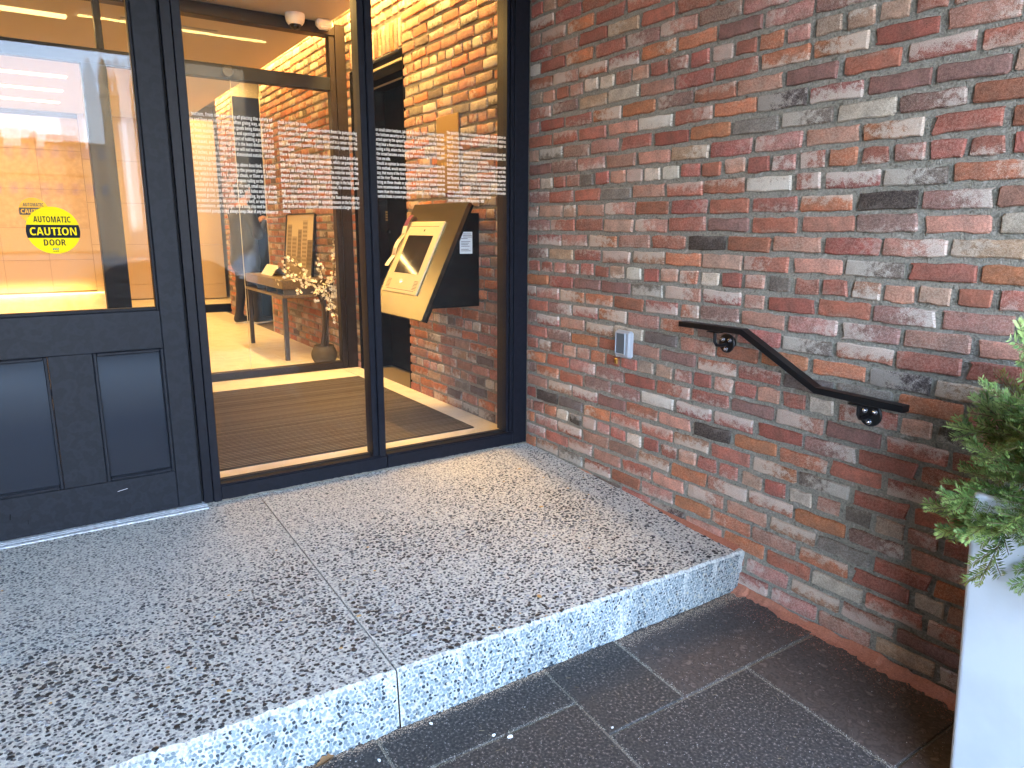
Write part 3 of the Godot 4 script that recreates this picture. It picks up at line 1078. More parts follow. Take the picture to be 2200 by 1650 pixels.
# ------------------------------------------------------------------ brick walls
func build_walls() -> void:
	var wl := thing("brick_wall", "reclaimed red brick side wall of the entrance with grey mortar", "wall")
	var core := MB.new()
	core.bx(Vector3(0.0080, -0.6, -0.12), Vector3(0.30, 2.949, 5.59))
	put("mortar", core, M.mortar, wl)
	lay_bricks(wl, [], 0.0, 0.003, 4.3, -9, 38, [], [300, true], 101, func(p: Vector3) -> bool: return p.y < SLOPE * p.z - 0.03 and p.z < 1.5 or p.y < PAVE - 0.02)
	var wi := thing("lobby_brick_wall", "brick wall inside the glazed lobby running back past two dark doorways", "wall")
	var core2 := MB.new()
	for q in [[-1.64, -0.122, -0.3, 3.05], [-2.62, -1.64, 2.43, 3.05], [-5.30, -2.62, -0.3, 3.05], [-7.45, -6.52, -0.3, 3.05]]:
		core2.bx(Vector3(WALL_IN + 0.0080, q[2], q[0]), Vector3(0.39, q[3], q[1]))
	put("mortar", core2, M.mortar, wi)
	lay_bricks(wi, [2, 3, 7, 5, 1], WALL_IN, -7.45, -0.123, -4, 39, [[-2.62, -1.64, -1.0, 2.635], [-6.52, -5.30, -1.0, 9.0]], [286, true], 202, func(p: Vector3) -> bool: return p.y < 0.0 or p.z < -2.66)
	for i in 14:
		var it: Array = stretchers[(i * 7 + 3) % 64]
		var bs := Basis(Vector3(0, 1, 0), Vector3(0, 0, -1), Vector3(-1, 0, 0))
		put("brick", it[1], M.brick, wi, Transform3D(bs, Vector3(WALL_IN, 2.53, -1.675 - i * 0.07)))

# ------------------------------------------------------------------ glazed front
func build_front() -> void:
	var fr := thing("glazed_screen", "dark framed fixed glazing with two panes between the door and the brick wall", "window")
	var m := MB.new()
	m.bx(Vector3(-1.728, 0.0, -0.10), Vector3(-1.690, 2.72, -0.004), 0.002)
	m.bx(Vector3(-1.688, 0.0, -0.10), Vector3(-1.655, 2.72, 0.0), 0.002)
	put("jamb", m, M.charcoal, fr)
	for q in [[-1.655, -0.857], [-0.854, -0.088]]:
		m = MB.new()
		m.bx(Vector3(q[0], -0.02, -0.10), Vector3(q[1], 0.068, 0.0), 0.003)
		m.bx(Vector3(q[0], 0.0681, -0.03), Vector3(q[1], 0.076, -0.004), 0.002)
		put("sill", m, M.charcoal, fr)
		m = MB.new()
		m.bx(Vector3(q[0], 0.0682, -0.098), Vector3(q[1], 0.076, -0.07), 0.002)
		put("inner_sill", m, M.bronze_frame, fr)
	m = MB.new()
	m.bx(Vector3(-0.925, 0.069, -0.06), Vector3(-0.8601, 2.72, -0.016), 0.002)
	m.bx(Vector3(-0.897, 0.069, -0.0159), Vector3(-0.862, 2.72, 0.001), 0.003)
	put("mullion", m, M.charcoal, fr)
	m = MB.new()
	m.bx(Vector3(-0.923, 0.0765, -0.10), Vector3(-0.862, 2.72, -0.0605), 0.002)
	put("inner_mullion", m, M.bronze_frame, fr)
	m = MB.new()
	m.bx(Vector3(-0.088, -0.06, -0.12), Vector3(0.0, 2.72, 0.0), 0.002)
	m.bx(Vector3(-0.108, 0.069, -0.06), Vector3(-0.0881, 2.72, -0.010), 0.001)
	m.bx(Vector3(-0.124, 0.069, -0.06), Vector3(-0.1081, 2.72, -0.022), 0.001)
	put("corner_post", m, M.charcoal, fr)
	m = MB.new()
	m.bx(Vector3(-0.122, 0.0765, -0.118), Vector3(-0.0885, 2.72, -0.0605), 0.001)
	m.bx(Vector3(-0.0884, 0.0, -0.1215), Vector3(0.076, 2.72, -0.1205))
	put("inner_post", m, M.bronze_frame, fr)
	m = MB.new()
	m.bx(Vector3(-2.62, 2.721, -0.10), Vector3(0.06, 2.948, -0.002), 0.002)
	put("head", m, M.charcoal, fr)
	m = MB.new()
	var prev := []
	for i in 160:
		var x := -1.655 + i * 0.0104
		var w := 0.007 + rng.randf() * 0.009
		var row := [Vector3(x, 0.0035 + rng.randf() * 0.003, 0.0005), Vector3(x, 0.0006, w)]
		if i:
			m.poly([prev[0], row[0], row[1], prev[1]], Vector3(0, 1, 1))
		prev = row
	put("sealant", m, M.mortar, fr)
	var texts := left_text()
	for p in [[-1.655, -0.925, 0], [-0.862, -0.108, 2]]:
		var g := MB.new()
		for z in [[-0.034, 0.0], [-0.052, 0.0022]]:
			g.poly([Vector3(p[0], 0.07, z[0]), Vector3(p[1], 0.07, z[0] - z[1]), Vector3(p[1], 2.72, z[0] + z[1]), Vector3(p[0], 2.72, z[0])], Vector3.BACK)
		var pane := put("pane", g, M.clear_glass, fr)
		for k in 2:
			var b := MB.new()
			var spec: Array = [[-1.667, 0.348, 1.643, 0.0212], [-1.296, 0.356, 1.638, 0.0219], [-0.846, 0.360, 1.643, 0.0214], [-0.472, 0.357, 1.657, 0.0215]][p[2] + k]
			column_of_text(b, texts[p[2] + k], spec[0], spec[1], spec[2] - 0.007, spec[3], -0.0325)
			put("lettering", b, M.white_vinyl, pane)
	# sliding door leaf
	var d := thing("sliding_door", "dark panelled automatic door leaf with a tall glass light", "door")
	m = MB.new()
	m.bx(Vector3(-1.831, 0.0065, -0.055), Vector3(-1.7375, 2.62, -0.004), 0.003)
	m.bx(Vector3(-2.600, 0.0065, -0.055), Vector3(-2.490, 2.62, -0.004), 0.003)
	put("stile", m, M.door_paint, d)
	m = MB.new()
	m.bx(Vector3(-2.4895, 0.0065, -0.054), Vector3(-1.8315, 0.172, -0.005), 0.002)
	put("bottom_rail", m, M.door_paint, d)
	m = MB.new()
	m.bx(Vector3(-2.4895, 0.706, -0.054), Vector3(-1.8315, 0.862, -0.005), 0.002)
	put("lock_rail", m, M.door_paint, d)
	m = MB.new()
	m.bx(Vector3(-2.4895, 2.50, -0.054), Vector3(-1.8315, 2.62, -0.005), 0.002)
	put("top_rail", m, M.door_paint, d)
	m = MB.new()
	m.bx(Vector3(-2.2360, 0.1722, -0.054), Vector3(-2.0860, 0.7058, -0.006), 0.002)
	put("muntin", m, M.door_paint, d)
	for p in [[-2.0855, -1.8318], [-2.4892, -2.2365]]:
		m = MB.new()
		m.bx(Vector3(p[0], 0.1725, -0.05), Vector3(p[1], 0.7055, -0.030))
		put("panel", m, M.gloss_panel, d)
		m = MB.new()
		for s in [[p[0], p[0] + 0.013, 0.1727, 0.7053], [p[1] - 0.013, p[1], 0.1727, 0.7053]]:
			m.bx(Vector3(s[0], s[2], -0.0298), Vector3(s[1], s[3], -0.0015), 0.003)
		for s in [[0.1728, 0.187], [0.691, 0.7052]]:
			m.bx(Vector3(p[0] + 0.0132, s[0], -0.0298), Vector3(p[1] - 0.0132, s[1], -0.0015), 0.004)
		put("moulding", m, M.door_paint, d)
	m = MB.new()
	for s in [[-2.4893, -2.478, 0.8622, 2.4995], [-1.843, -1.8317, 0.8622, 2.4995]]:
		m.bx(Vector3(s[0], s[2], -0.045), Vector3(s[1], s[3], -0.008), 0.002)
	m.bx(Vector3(-2.4778, 0.8622, -0.045), Vector3(-1.8432, 0.875, -0.008), 0.002)
	put("glazing_bead", m, M.charcoal_shade, d)
	var g2 := MB.new()
	for z in [[-0.022, 0.0], [-0.038, 0.0030]]:
		g2.poly([Vector3(-2.478, 0.875, z[0] + z[1]), Vector3(-1.843, 0.875, z[0] - z[1]), Vector3(-1.843, 2.50, z[0] - z[1] * 0.6), Vector3(-2.478, 2.50, z[0] + z[1])], Vector3.BACK)
	var pn := put("pane", g2, M.door_glass, d)
	put("caution_sticker", caution(Vector3(-2.162, 1.179, -0.0205), 0.0865), M.print, pn)
	m = MB.new()
	m.bx(Vector3(-1.7370, 0.0, -0.10), Vector3(-1.7285, 2.72, -0.03))
	m.bx(Vector3(-2.6245, 0.0, -0.10), Vector3(-2.601, 2.72, -0.03))
	m.bx(Vector3(-2.600, 0.0037, -0.050), Vector3(-1.7375, 0.016, -0.012))
	put("door_gap", m, M.dark_gap, d)
	# scuffs and a scratch low on the leaf
	m = MB.new()
	for s in [[Vector2(-2.055, 0.125), Vector2(-2.018, 0.131), 0.002], [Vector2(-2.425, 0.085), Vector2(-2.422, 0.108), 0.003], [Vector2(-2.370, 0.055), Vector2(-2.369, 0.072), 0.0018]]:
		var a: Vector2 = s[0]
		var b: Vector2 = s[1]
		var o: Vector2 = (b - a).orthogonal().normalized() * s[2] * 0.5
		m.col = L(205, 205, 205) if s[2] == 0.002 else L(10, 10, 12)
		m.poly([Vector3(a.x + o.x, a.y + o.y, -0.0042), Vector3(b.x + o.x, b.y + o.y, -0.0042), Vector3(b.x - o.x, b.y - o.y, -0.0042), Vector3(a.x - o.x, a.y - o.y, -0.0042)], Vector3.BACK)
	put("scratch", m, M.print, d)
	var th := MB.new()
	th.bx(Vector3(-2.62, -0.004, -0.06), Vector3(-1.722, 0.0035, 0.058), 0.0015)
	th.bx(Vector3(-2.62, 0.0036, 0.012), Vector3(-1.722, 0.0056, 0.016))
	th.bx(Vector3(-2.62, 0.0036, 0.030), Vector3(-1.722, 0.0056, 0.034))
	tag(put("threshold_plate", th, M.zinc, self), "bright metal threshold strip along the foot of the dark door", "threshold")

func caution(at: Vector3, r: float) -> MB:
	var b := MB.new()
	b.col = L(250, 216, 20)
	b.disc(at, Vector3.BACK, r, 48)
	b.col = L(28, 32, 40)
	var hh := 0.024 * r / 0.0865
	var P := []
	for s in [1.0, -1.0]:
		for k in 5:
			var y: float = lerpf(-hh, hh, k / 4.0) * s
			P.append(at + Vector3(s * sqrt(r * r - (y + 0.0) * (y + 0.0)) * 0.998, y - 0.004 * r / 0.0865, 0.0006))
	b.poly(P, Vector3.BACK)
	var z := Vector3(0, 0, 0.0012)
	var k2 := r / 0.0865
	write(b, "AUTOMATIC", at + z + Vector3(0, 0.029, 0) * k2, Vector3.RIGHT, Vector3.UP, 0.030 * k2, 0.118 * k2, 1.0, true)
	write(b, "DOOR", at + z + Vector3(0, -0.056, 0) * k2, Vector3.RIGHT, Vector3.UP, 0.031 * k2, 0.070 * k2, 1.0, true)
	b.col = L(250, 216, 20)
	write(b, "CAUTION", at + z + Vector3(0, -0.018, 0) * k2, Vector3.RIGHT, Vector3.UP, 0.039 * k2, 0.148 * k2, 1.0, true)
	b.col = L(20, 110, 150)
	for i in 3:
		var x := (-0.008 + i * 0.007) * k2
		b.poly([at + z + Vector3(x - 0.002, -0.072, 0) * 1.0, at + z + Vector3(x + 0.002, -0.072, 0), at + z + Vector3(x + 0.005, -0.066, 0), at + z + Vector3(x + 0.001, -0.066, 0)], Vector3.BACK)
	b.col = L(28, 32, 40)
	write(b, "record", at + z + Vector3(0, -0.079, 0) * k2, Vector3.RIGHT, Vector3.UP, 0.006 * k2, 0.0, 1.0, true)
	return b

func left_text() -> Array:
	return [[
		"the bottom, from the necessity of placing the safety of",
		"cargo and lives on bulge pumps, often giving way, and out of",
		"order, with the danger of perishable goods being damaged in the",
		"bulge from washing, as the choaks and openings will act as so",
		"many ventilators: The important object of holding a good wind is",
		"also increased, and the stowage not in the least diminished, but",
		"rather improved; the draught of water will not be increased more",
		"than 2 inches, as the keel may be diminished outside, and the",
		"vessel having a greater spread.|",
		"For the openings between the choaks above described, will admit",
		"the water to run more freely than by the present plan of a water",
		"course, which is formed by a vertical choak, or Sliver at the outer",
		"limber (if above at the floor turned) I propose nailing on the|",
		"underside of the floor timber, next the well, small copper plates",
		"perforated at the size of the openings, with holes on top of such",
		"to prevent gravel, coals, or stones from passing, by which means",
		"as the water can only be retained at the well, or water course,",
		"great convenience, and no danger, with a leaky ship need be|",
		"apprehended pumps being always keep clear of any substance to"], [
		"choak or injure the boxes.|",
		"Great advantage must also appear evident from the pumps being",
		"placed below the level, similar to draining a mine, and preventing",
		"any accumulation of water, as they will stand in a corner near the",
		"keel, the smallest quantity of water will instantly appear on the",
		"sounding rod.|",
		"There is scarcely any situation in which a ship can be palced as",
		"Sea, except being thrown on her beam ends, which can prevent the",
		"water from finding its way to the centre, consequently to the",
		"pumps, as a diagonal line drawn from the exterior end of the",
		"thwart gaskers. Shows that a loaded vessel must be gunwale under,",
		"before the water can rise over 2 inches of damage in the bulge; and",
		"in the event of leaks towards the ends of vessel, the entward open-",
		"ings would receive the water in almost any position.|",
		"When ships unfortunately get on shore, the floor timbers always",
		"give way over the keel, from the upward pressure on the bulgel by",
		"the method here proposed I would recommend a larger limber",
		"streak.|"], [
		"or small sister keelson, (about 6 inches by 12,) thereby carrying",
		"the bottom security so far out. As to greatly shorten the lever",
		"acted upon by the upward pressure, and in many cases the timbers",
		"May bear a heavy strain without breaking, and be the means of",
		"saving a ship, where the bottom might otherwise be destroyed, and",
		"the vessel become a wreck by teh centre having lost dis support",
		"from one side.|",
		"Should an opinion be entertained that the shipwright's labour by",
		"this method, would exceed the one now practised, I have only to",
		"say, that many of the first workmen in the most respectable yards",
		"on the river Thames, have assured me, that the labor required to",
		"bring on these choaks or planks, in the plain and simple manner",
		"here recommended on the flat part of the bottom, would not be",
		"more than the mode now required to attach to the timbers the",
		"vertical choaks in present practice.|"], [
		"The quantity of water estimated in the whole of the gutters and",
		"well in a ship of 400 tons, is about 200 gallons, no part of which can",
		"have the least wash waleway, the whole being below the upper sur-",
		"face of the choaks.|",
		"This invention may also be considered important in a national point",
		"of view, as less heavy timber for the floors would be required, then",
		"is now found by the present plan to be necessary.|",
		"During a period of twenty-six years, in which I have commanded",
		"respectable ships from the port of London, in the East and West",
		"Indian trade, having many valuable cargoes under my charge",
		"during that time, I have always made it my study when opportuni-",
		"ties occured, of observing the cost of defect in ships; and am fully",
		"convinced, that if the plan here recommended we adopted, that",
		"with the usual exertions and attention on the part of commanders,",
		"few instances of damages to cargo would ever occur.|",
		"James Taylor, Lloyd's, 17th September, 1822|"]]

# ------------------------------------------------------------------ inner screen between vestibule and lobby
func build_inner_front() -> void:
	var fr := thing("inner_screen", "bronze framed inner glass screen with transom between vestibule and lobby", "window")
	var z0 := -2.70
	var z1 := -2.78
	var m := MB.new()
	m.bx(Vector3(-0.020, 0.0, -2.80), Vector3(0.066, 2.788, -2.685), 0.003)
	m.bx(Vector3(-0.067, 0.0, z1), Vector3(-0.0201, 2.70, z0), 0.003)
	put("post", m, M.bronze_frame, fr)
	m = MB.new()
	m.bx(Vector3(-1.6601, 0.001, z1), Vector3(-0.0671, 0.06, z0), 0.003)
	put("bottom_rail", m, M.bronze_frame, fr)
	m = MB.new()
	m.bx(Vector3(-4.19, 2.285, z1), Vector3(-0.0671, 2.385, z0), 0.003)
	put("transom", m, M.charcoal_shade, fr)
	m = MB.new()
	m.bx(Vector3(-4.19, 2.7001, -2.80), Vector3(-0.0201, 2.788, -2.685), 0.003)
	put("head", m, M.bronze_frame, fr)
	m = MB.new()
	m.bx(Vector3(-1.815, 0.0, z1 - 0.02), Vector3(-1.6602, 2.2848, z0 + 0.02), 0.004)
	put("column", m, M.charcoal_shade, fr)
	m = MB.new()
	m.bx(Vector3(-1.703, 2.3852, z1), Vector3(-1.6602, 2.6999, z0), 0.003)
	put("upper_mullion", m, M.charcoal_shade, fr)
	for q in [[-1.66, -0.839, 0.06, 2.285], [-0.835, -0.067, 0.06, 2.285], [-1.66, -0.067, 2.385, 2.70], [-4.19, -1.703, 2.385, 2.70]]:
		m = MB.new()
		m.poly([Vector3(q[0], q[2], -2.74), Vector3(q[1], q[2], -2.74), Vector3(q[1], q[3], -2.74), Vector3(q[0], q[3], -2.74)], Vector3.BACK)
		put("pane", m, M.clear_glass_inner, fr)
	m = MB.new()
	m.bx(Vector3(-0.8385, 0.0601, -2.745), Vector3(-0.8355, 2.2849, -2.735))
	put("pane_edge", m, M.pale_steel, fr)
	m = MB.new()
	m.lathe(Vector3(-0.862, 2.335, z0), [Vector2(0.042, 0), Vector2(0.042, 0.02), Vector2(0.036, 0.026), Vector2(0, 0.026)], 24, Vector3.BACK)
	put("patch_fitting", m, M.black_metal, fr)
	var d := thing("inner_glass_door", "frameless inner glass door with a smaller yellow caution disc", "door")
	m = MB.new()
	m.poly([Vector3(-2.86, 0.012, -2.735), Vector3(-1.818, 0.012, -2.735), Vector3(-1.818, 2.28, -2.735), Vector3(-2.86, 2.28, -2.735)], Vector3.BACK)
	var pn := put("pane", m, M.clear_glass_inner, d)
	put("caution_sticker", caution(Vector3(-2.185, 1.302, -2.732), 0.0865), M.print, pn)
	m = MB.new()
	m.bx(Vector3(-2.86, 0.012, -2.75), Vector3(-1.818, 0.06, -2.72), 0.003)
	put("bottom_rail", m, M.bronze_frame, d)

# ------------------------------------------------------------------ vestibule
func tiles(parent: Node, x0: float, x1: float, z0: float, z1: float, w: float, l: float) -> void:
	var row := 0
	var z := z1
	while z > z0 + 0.01:
		var za := maxf(z - l, z0)
		var x := x1 + (w * 0.5 if row % 2 else 0.0)
		while x > x0:
			var a := maxf(x - w, x0)
			var b := minf(x, x1)
			if b - a > 0.02:
				var m := MB.new()
				m.bx(Vector3(a + 0.0013, -0.013, za + 0.0013), Vector3(b - 0.0013, rng.randf_range(-0.0004, 0.0004), z - 0.0013), 0.0012)
				put("tile", m, M.tile, parent)
			x -= w
		z -= l
		row += 1

func build_vestibule() -> void:
	var fl := thing("floor", "", "")
	fl.set_meta("kind", "structure")
	tiles(fl, -0.085, WALL_IN, -2.68, -0.102, 0.3, 0.6)
	tiles(fl, -3.6, -0.0865, -0.42, -0.102, 0.6, 0.3)
	tiles(fl, -3.6, -0.0865, -2.68, -2.312, 0.6, 0.6)
	tiles(fl, -3.0, WALL_IN, -7.798, -2.812, 0.9, 0.45)
	tiles(fl, -4.0, -1.302, -9.03, -7.80, 0.9, 0.45)
	var mt := thing("entrance_mat", "ribbed brown entrance mat with thin metal rails in the vestibule floor", "mat")
	var cp := MB.new()
	var rl := MB.new()
	var pitch := 0.0262
	var nrib := int(1.885 / pitch)
	for i in nrib:
		var z := -0.426 - pitch * i
		cp.bx(Vector3(-3.55, -0.012, z - 0.0198), Vector3(-0.092, 0.006 + rng.randf_range(-0.0006, 0.0006), z), 0.002)
		rl.bx(Vector3(-3.55, -0.012, z - 0.0262), Vector3(-0.092, 0.0050, z - 0.0200))
	tag(put("carpet_ribs", cp, M.mat_carpet, mt), "", "", "", "stuff")
	tag(put("metal_rails", rl, M.mat_rail, mt), "", "", "", "stuff")
	# cove lamp over the brick
	var cv := thing("cove_light", "warm strip light hidden above the vestibule brick wall", "light")
	var m := MB.new()
	m.bx(Vector3(-0.055, 2.985, -2.60), Vector3(-0.02, 3.0, -0.25))
	put("tube", m, M.warm_strip, cv)
	area(cv, Vector3(-0.005, 2.975, -1.42), Vector2(0.06, 2.35), 1.15, LAMP)
	var ll := thing("ceiling_strip_light", "recessed linear lamp in the vestibule ceiling over the mat", "light")
	m = MB.new()
	m.bx(Vector3(-1.75, 2.780, -1.99), Vector3(-0.32, 2.7895, -1.91))
	put("diffuser", m, M.white_strip, ll)
	area(ll, Vector3(-1.03, 2.775, -1.95), Vector2(1.40, 0.08), 0.55, LAMP)
	# dark doorway in the brick wall
	var pd := thing("black_doorway", "black steel lined doorway set into the vestibule brick wall", "door")
	m = MB.new()
	m.bx(Vector3(WALL_IN - 0.006, 0.0, -2.618), Vector3(0.385, 2.425, -2.585), 0.002)
	put("far_reveal", m, M.black_paint, pd)
	m = MB.new()
	m.bx(Vector3(0.345, 0.0, -2.584), Vector3(0.385, 2.30, -1.642), 0.002)
	put("leaf", m, M.black_paint, pd)
	m = MB.new()
	m.bx(Vector3(0.10, 2.30, -2.5845), Vector3(0.384, 2.425, -1.642), 0.003)
	put("lintel", m, M.black_paint, pd)
	m = MB.new()
	m.bx(Vector3(0.085, 2.36, -2.5843), Vector3(0.0995, 2.376, -1.642), 0.001)
	m.bx(Vector3(0.20, 2.292, -2.5843), Vector3(0.22, 2.2998, -1.642), 0.001)
	put("head_trim", m, M.pale_steel, pd)
	m = MB.new()
	m.bx(Vector3(WALL_IN - 0.004, 0.0, -1.6425), Vector3(0.30, 2.425, -1.632), 0.001)
	put("near_reveal", m, M.black_paint, pd)
	m = MB.new()
	m.lathe(Vector3(0.33, 1.17, -2.5848), [Vector2(0.034, 0), Vector2(0.030, 0.022), Vector2(0.022, 0.05), Vector2(0.018, 0.05), Vector2(0.0, 0.046)], 20, Vector3.BACK)
	put("lock_cylinder", m, M.chrome, pd)
	m = MB.new()
	m.col = L(150, 118, 66)
	for i in 4:
		write(m, ["EXIT", "ONLY", "DO", "OPEN"][i] if false else "", Vector3.ZERO, Vector3.RIGHT, Vector3.UP, 0.01, 0.0)
	for i in 4:
		m.bx(Vector3(0.325, 1.33 - i * 0.022, -2.5847), Vector3(0.325 + [0.05, 0.062, 0.056, 0.04][i], 1.342 - i * 0.022, -2.5842))
	put("notice", m, M.print, pd)
	# intercom pedestal fixed to the brick
	var ic := thing("intercom_panel", "tilted brushed metal intercom panel on a black wall pedestal", "intercom")
	m = MB.new()
	m.prism([Vector2(WALL_IN - 0.001, 0.722), Vector2(-0.318, 0.722), Vector2(-0.036, 1.29), Vector2(WALL_IN - 0.001, 1.29)], Vector3.RIGHT, Vector3.UP, Vector3(0, 0, -0.624), Vector3.BACK, 0.62)
	put("pedestal", m, M.black_paint, ic)
	var dd := Vector3(-0.375 + 0.045, 0.663 - 1.354, 0).normalized()
	var ex := Vector3(0, 0, 1)
	var ey := -dd
	var nn := ex.cross(ey)
	var bs := Basis(ex, ey, nn)
	var P0 := Vector3(-0.045, 1.354, -0.55)
	var at := func(u: float, v: float, w := 0.0) -> Vector3: return P0 - ex * u - ey * v + nn * w
	m = MB.new()
	m.box(at.call(0.36, 0.383, -0.014), Vector3(0.72, 0.766, 0.028), 0.002, bs)
	put("plate", m, M.brushed_steel, ic)
	m = MB.new()
	m.box(at.call(0.36, 0.383, -0.036), Vector3(0.716, 0.76, 0.015), 0.002, bs)
	put("backing", m, M.black_paint, ic)
	var du := func(u: float, v: float, w: float) -> Vector3: return at.call(0.685 - u * 0.512, 0.13 + v * 0.49, w)
	m = MB.new()
	m.box(at.call(0.43, 0.376, 0.005), Vector3(0.505, 0.492, 0.010), 0.003, bs)
	var dev := put("faceplate", m, M.pale_steel, ic)
	m = MB.new()
	m.box(at.call(0.425, 0.358, 0.0104), Vector3(0.345, 0.262, 0.0012), 0.0005, bs)
	put("screen", m, M.dark_screen, dev)
	m = MB.new()
	m.disc(at.call(0.40, 0.192, 0.0104), nn, 0.009, 16)
	put("camera_dot", m, M.dark_gap, dev)
	for y in [0.165, 0.600]:
		m = MB.new()
		m.box(at.call(0.425, y, 0.0102), Vector3(0.40, 0.0025, 0.0006), 0.0, bs)
		put("groove", m, M.dark_gap, dev)
	for s in [0.62, 0.235]:
		m = MB.new()
		for i in 7:
			m.box(at.call(s, 0.535 + i * 0.009, 0.0102), Vector3(0.055, 0.0028, 0.0006), 0.0, bs)
		put("speaker_grille", m, M.dark_gap, dev)
	m = MB.new()
	m.lathe(at.call(0.445, 0.545, 0.010), [Vector2(0.016, 0), Vector2(0.015, 0.003), Vector2(0.011, 0.003), Vector2(0.010, 0.001), Vector2(0, 0.001)], 20, nn)
	put("call_button", m, M.chrome, dev)
	# curled receipts stuck along its edge
	var ps := thing("paper_slips", "curled printed paper slips stuck along the left edge of the intercom", "paper")
	for part in [[0.0, 0.22, L(110, 58, 84)], [0.22, 1.0, L(236, 222, 196)]]:
		m = MB.new()
		m.col = part[2]
		var prev := []
		for i in 25:
			var f: float = lerpf(part[0], part[1], i / 24.0)
			var u := 0.665 + 0.06 * f
			var v := 0.085 + 0.37 * f
			var bow := 0.007 + 0.014 * absf(sin(f * PI * 2.4 + 0.35))
			var a: Vector3 = at.call(u + 0.035, v, bow)
			var b: Vector3 = at.call(u - 0.035, v, bow + 0.004)
			if i:
				m.poly([prev[0], prev[1], b, a], nn)
			prev = [a, b]
		put("slip", m, M.print, ps)
	for k in [0.36, 0.66]:
		m = MB.new()
		m.col = L(120, 105, 90)
		for i in 6:
			var f: float = k + i * 0.022
			var bow := 0.0085 + 0.014 * absf(sin(f * PI * 2.4 + 0.35)) + 0.0012
			m.box(at.call(0.665 + 0.06 * f, 0.085 + 0.37 * f, bow + 0.003), Vector3(0.042, 0.003, 0.0004), 0.0, bs)
		put("print_lines", m, M.print, ps)
	# notice on the side of the pedestal
	var nt := MB.new()
	nt.col = L(214, 222, 226)
	nt.bx(Vector3(-0.067, 1.047, -0.6238), Vector3(0.021, 1.178, -0.6232))
	nt.col = L(70, 76, 84)
	nt.disc(Vector3(-0.056, 1.166, -0.6228), Vector3.BACK, 0.006, 12)
	for i in 12:
		var w := rng.randf_range(0.04, 0.068)
		var y := 1.164 - i * 0.0092
		if i in [4, 9]: continue
		nt.bx(Vector3(-0.044 if i < 3 else -0.058, y, -0.6231), Vector3((-0.044 if i < 3 else -0.058) + w, y + 0.0028, -0.6229))
	tag(put("notice", nt, M.print, self), "pale printed notice taped to the side of the black intercom pedestal", "notice")
	# plaque
	var pq := thing("metal_plaque", "tall brushed metal plaque with lettering on the lobby brick beside the dark doorway", "sign")
	m = MB.new()
	m.bx(Vector3(WALL_IN - 0.014, 1.425, -1.13), Vector3(WALL_IN - 0.006, 1.90, -0.848), 0.001)
	put("plate", m, M.satin_brass, pq)
	m = MB.new()
	m.col = L(244, 200, 112)
	var lines := ["TO REACH THE", "FRONT DESK", "PRESS BELL", "IN THE LOBBY"]
	for i in 4:
		write(m, lines[i], Vector3(WALL_IN - 0.0145, 1.745 - i * 0.052, -1.07), Vector3(0, 0, 1), Vector3.UP, 0.036, 0.16)
	put("lettering", m, M.print, pq)
	# dome camera and detector
	var cm := thing("dome_camera", "white dome security camera under the vestibule ceiling", "camera", Vector3(-0.36, 2.79, -2.60))
	m = MB.new()
	m.lathe(Vector3.ZERO, [Vector2(0.0, 0.0), Vector2(0.072, 0.0), Vector2(0.074, -0.02), Vector2(0.068, -0.055), Vector2(0.054, -0.075), Vector2(0.05, -0.078), Vector2(0, -0.078)].map(func(p): return Vector2(p.x, p.y)), 28)
	put("housing", m, M.white_plastic, cm)
	m = MB.new()
	m.ball(Vector3(0, -0.072, 0), Vector3(0.046, 0.044, 0.046), 20)
	put("dome", m, M.dark_screen, cm)
	var sd := thing("motion_sensor", "small white sensor box above the inner screen's corner", "sensor", Vector3(-0.125, 2.79, -2.62))
	m = MB.new()
	m.box(Vector3(0, -0.03, 0), Vector3(0.13, 0.06, 0.07), 0.015)
	m.box(Vector3(-0.005, -0.062, 0.005), Vector3(0.09, 0.025, 0.055), 0.012)
	put("case", m, M.white_plastic, sd)

# ------------------------------------------------------------------ implicit bodies
func cap_dist(p: Vector3, c: Array) -> float:
	var a: Vector3 = c[0]
	var b: Vector3 = c[1]
	var ab := b - a
	var l := ab.length_squared()
	var f := clampf((p - a).dot(ab) / l, 0.0, 1.0) if l > 1e-9 else 0.0
	return (p - a - ab * f).length() - lerpf(c[2], c[3], f)

func field(p: Vector3, caps: Array, k: float) -> float:
	var d := 1e9
	for c in caps:
		var e := cap_dist(p, c)
		if e < d + k and d < 1e8:
			var h := maxf(k - absf(d - e), 0.0) / k
			d = minf(d, e) - h * h * k * 0.25
		else:
			d = minf(d, e)
	return d

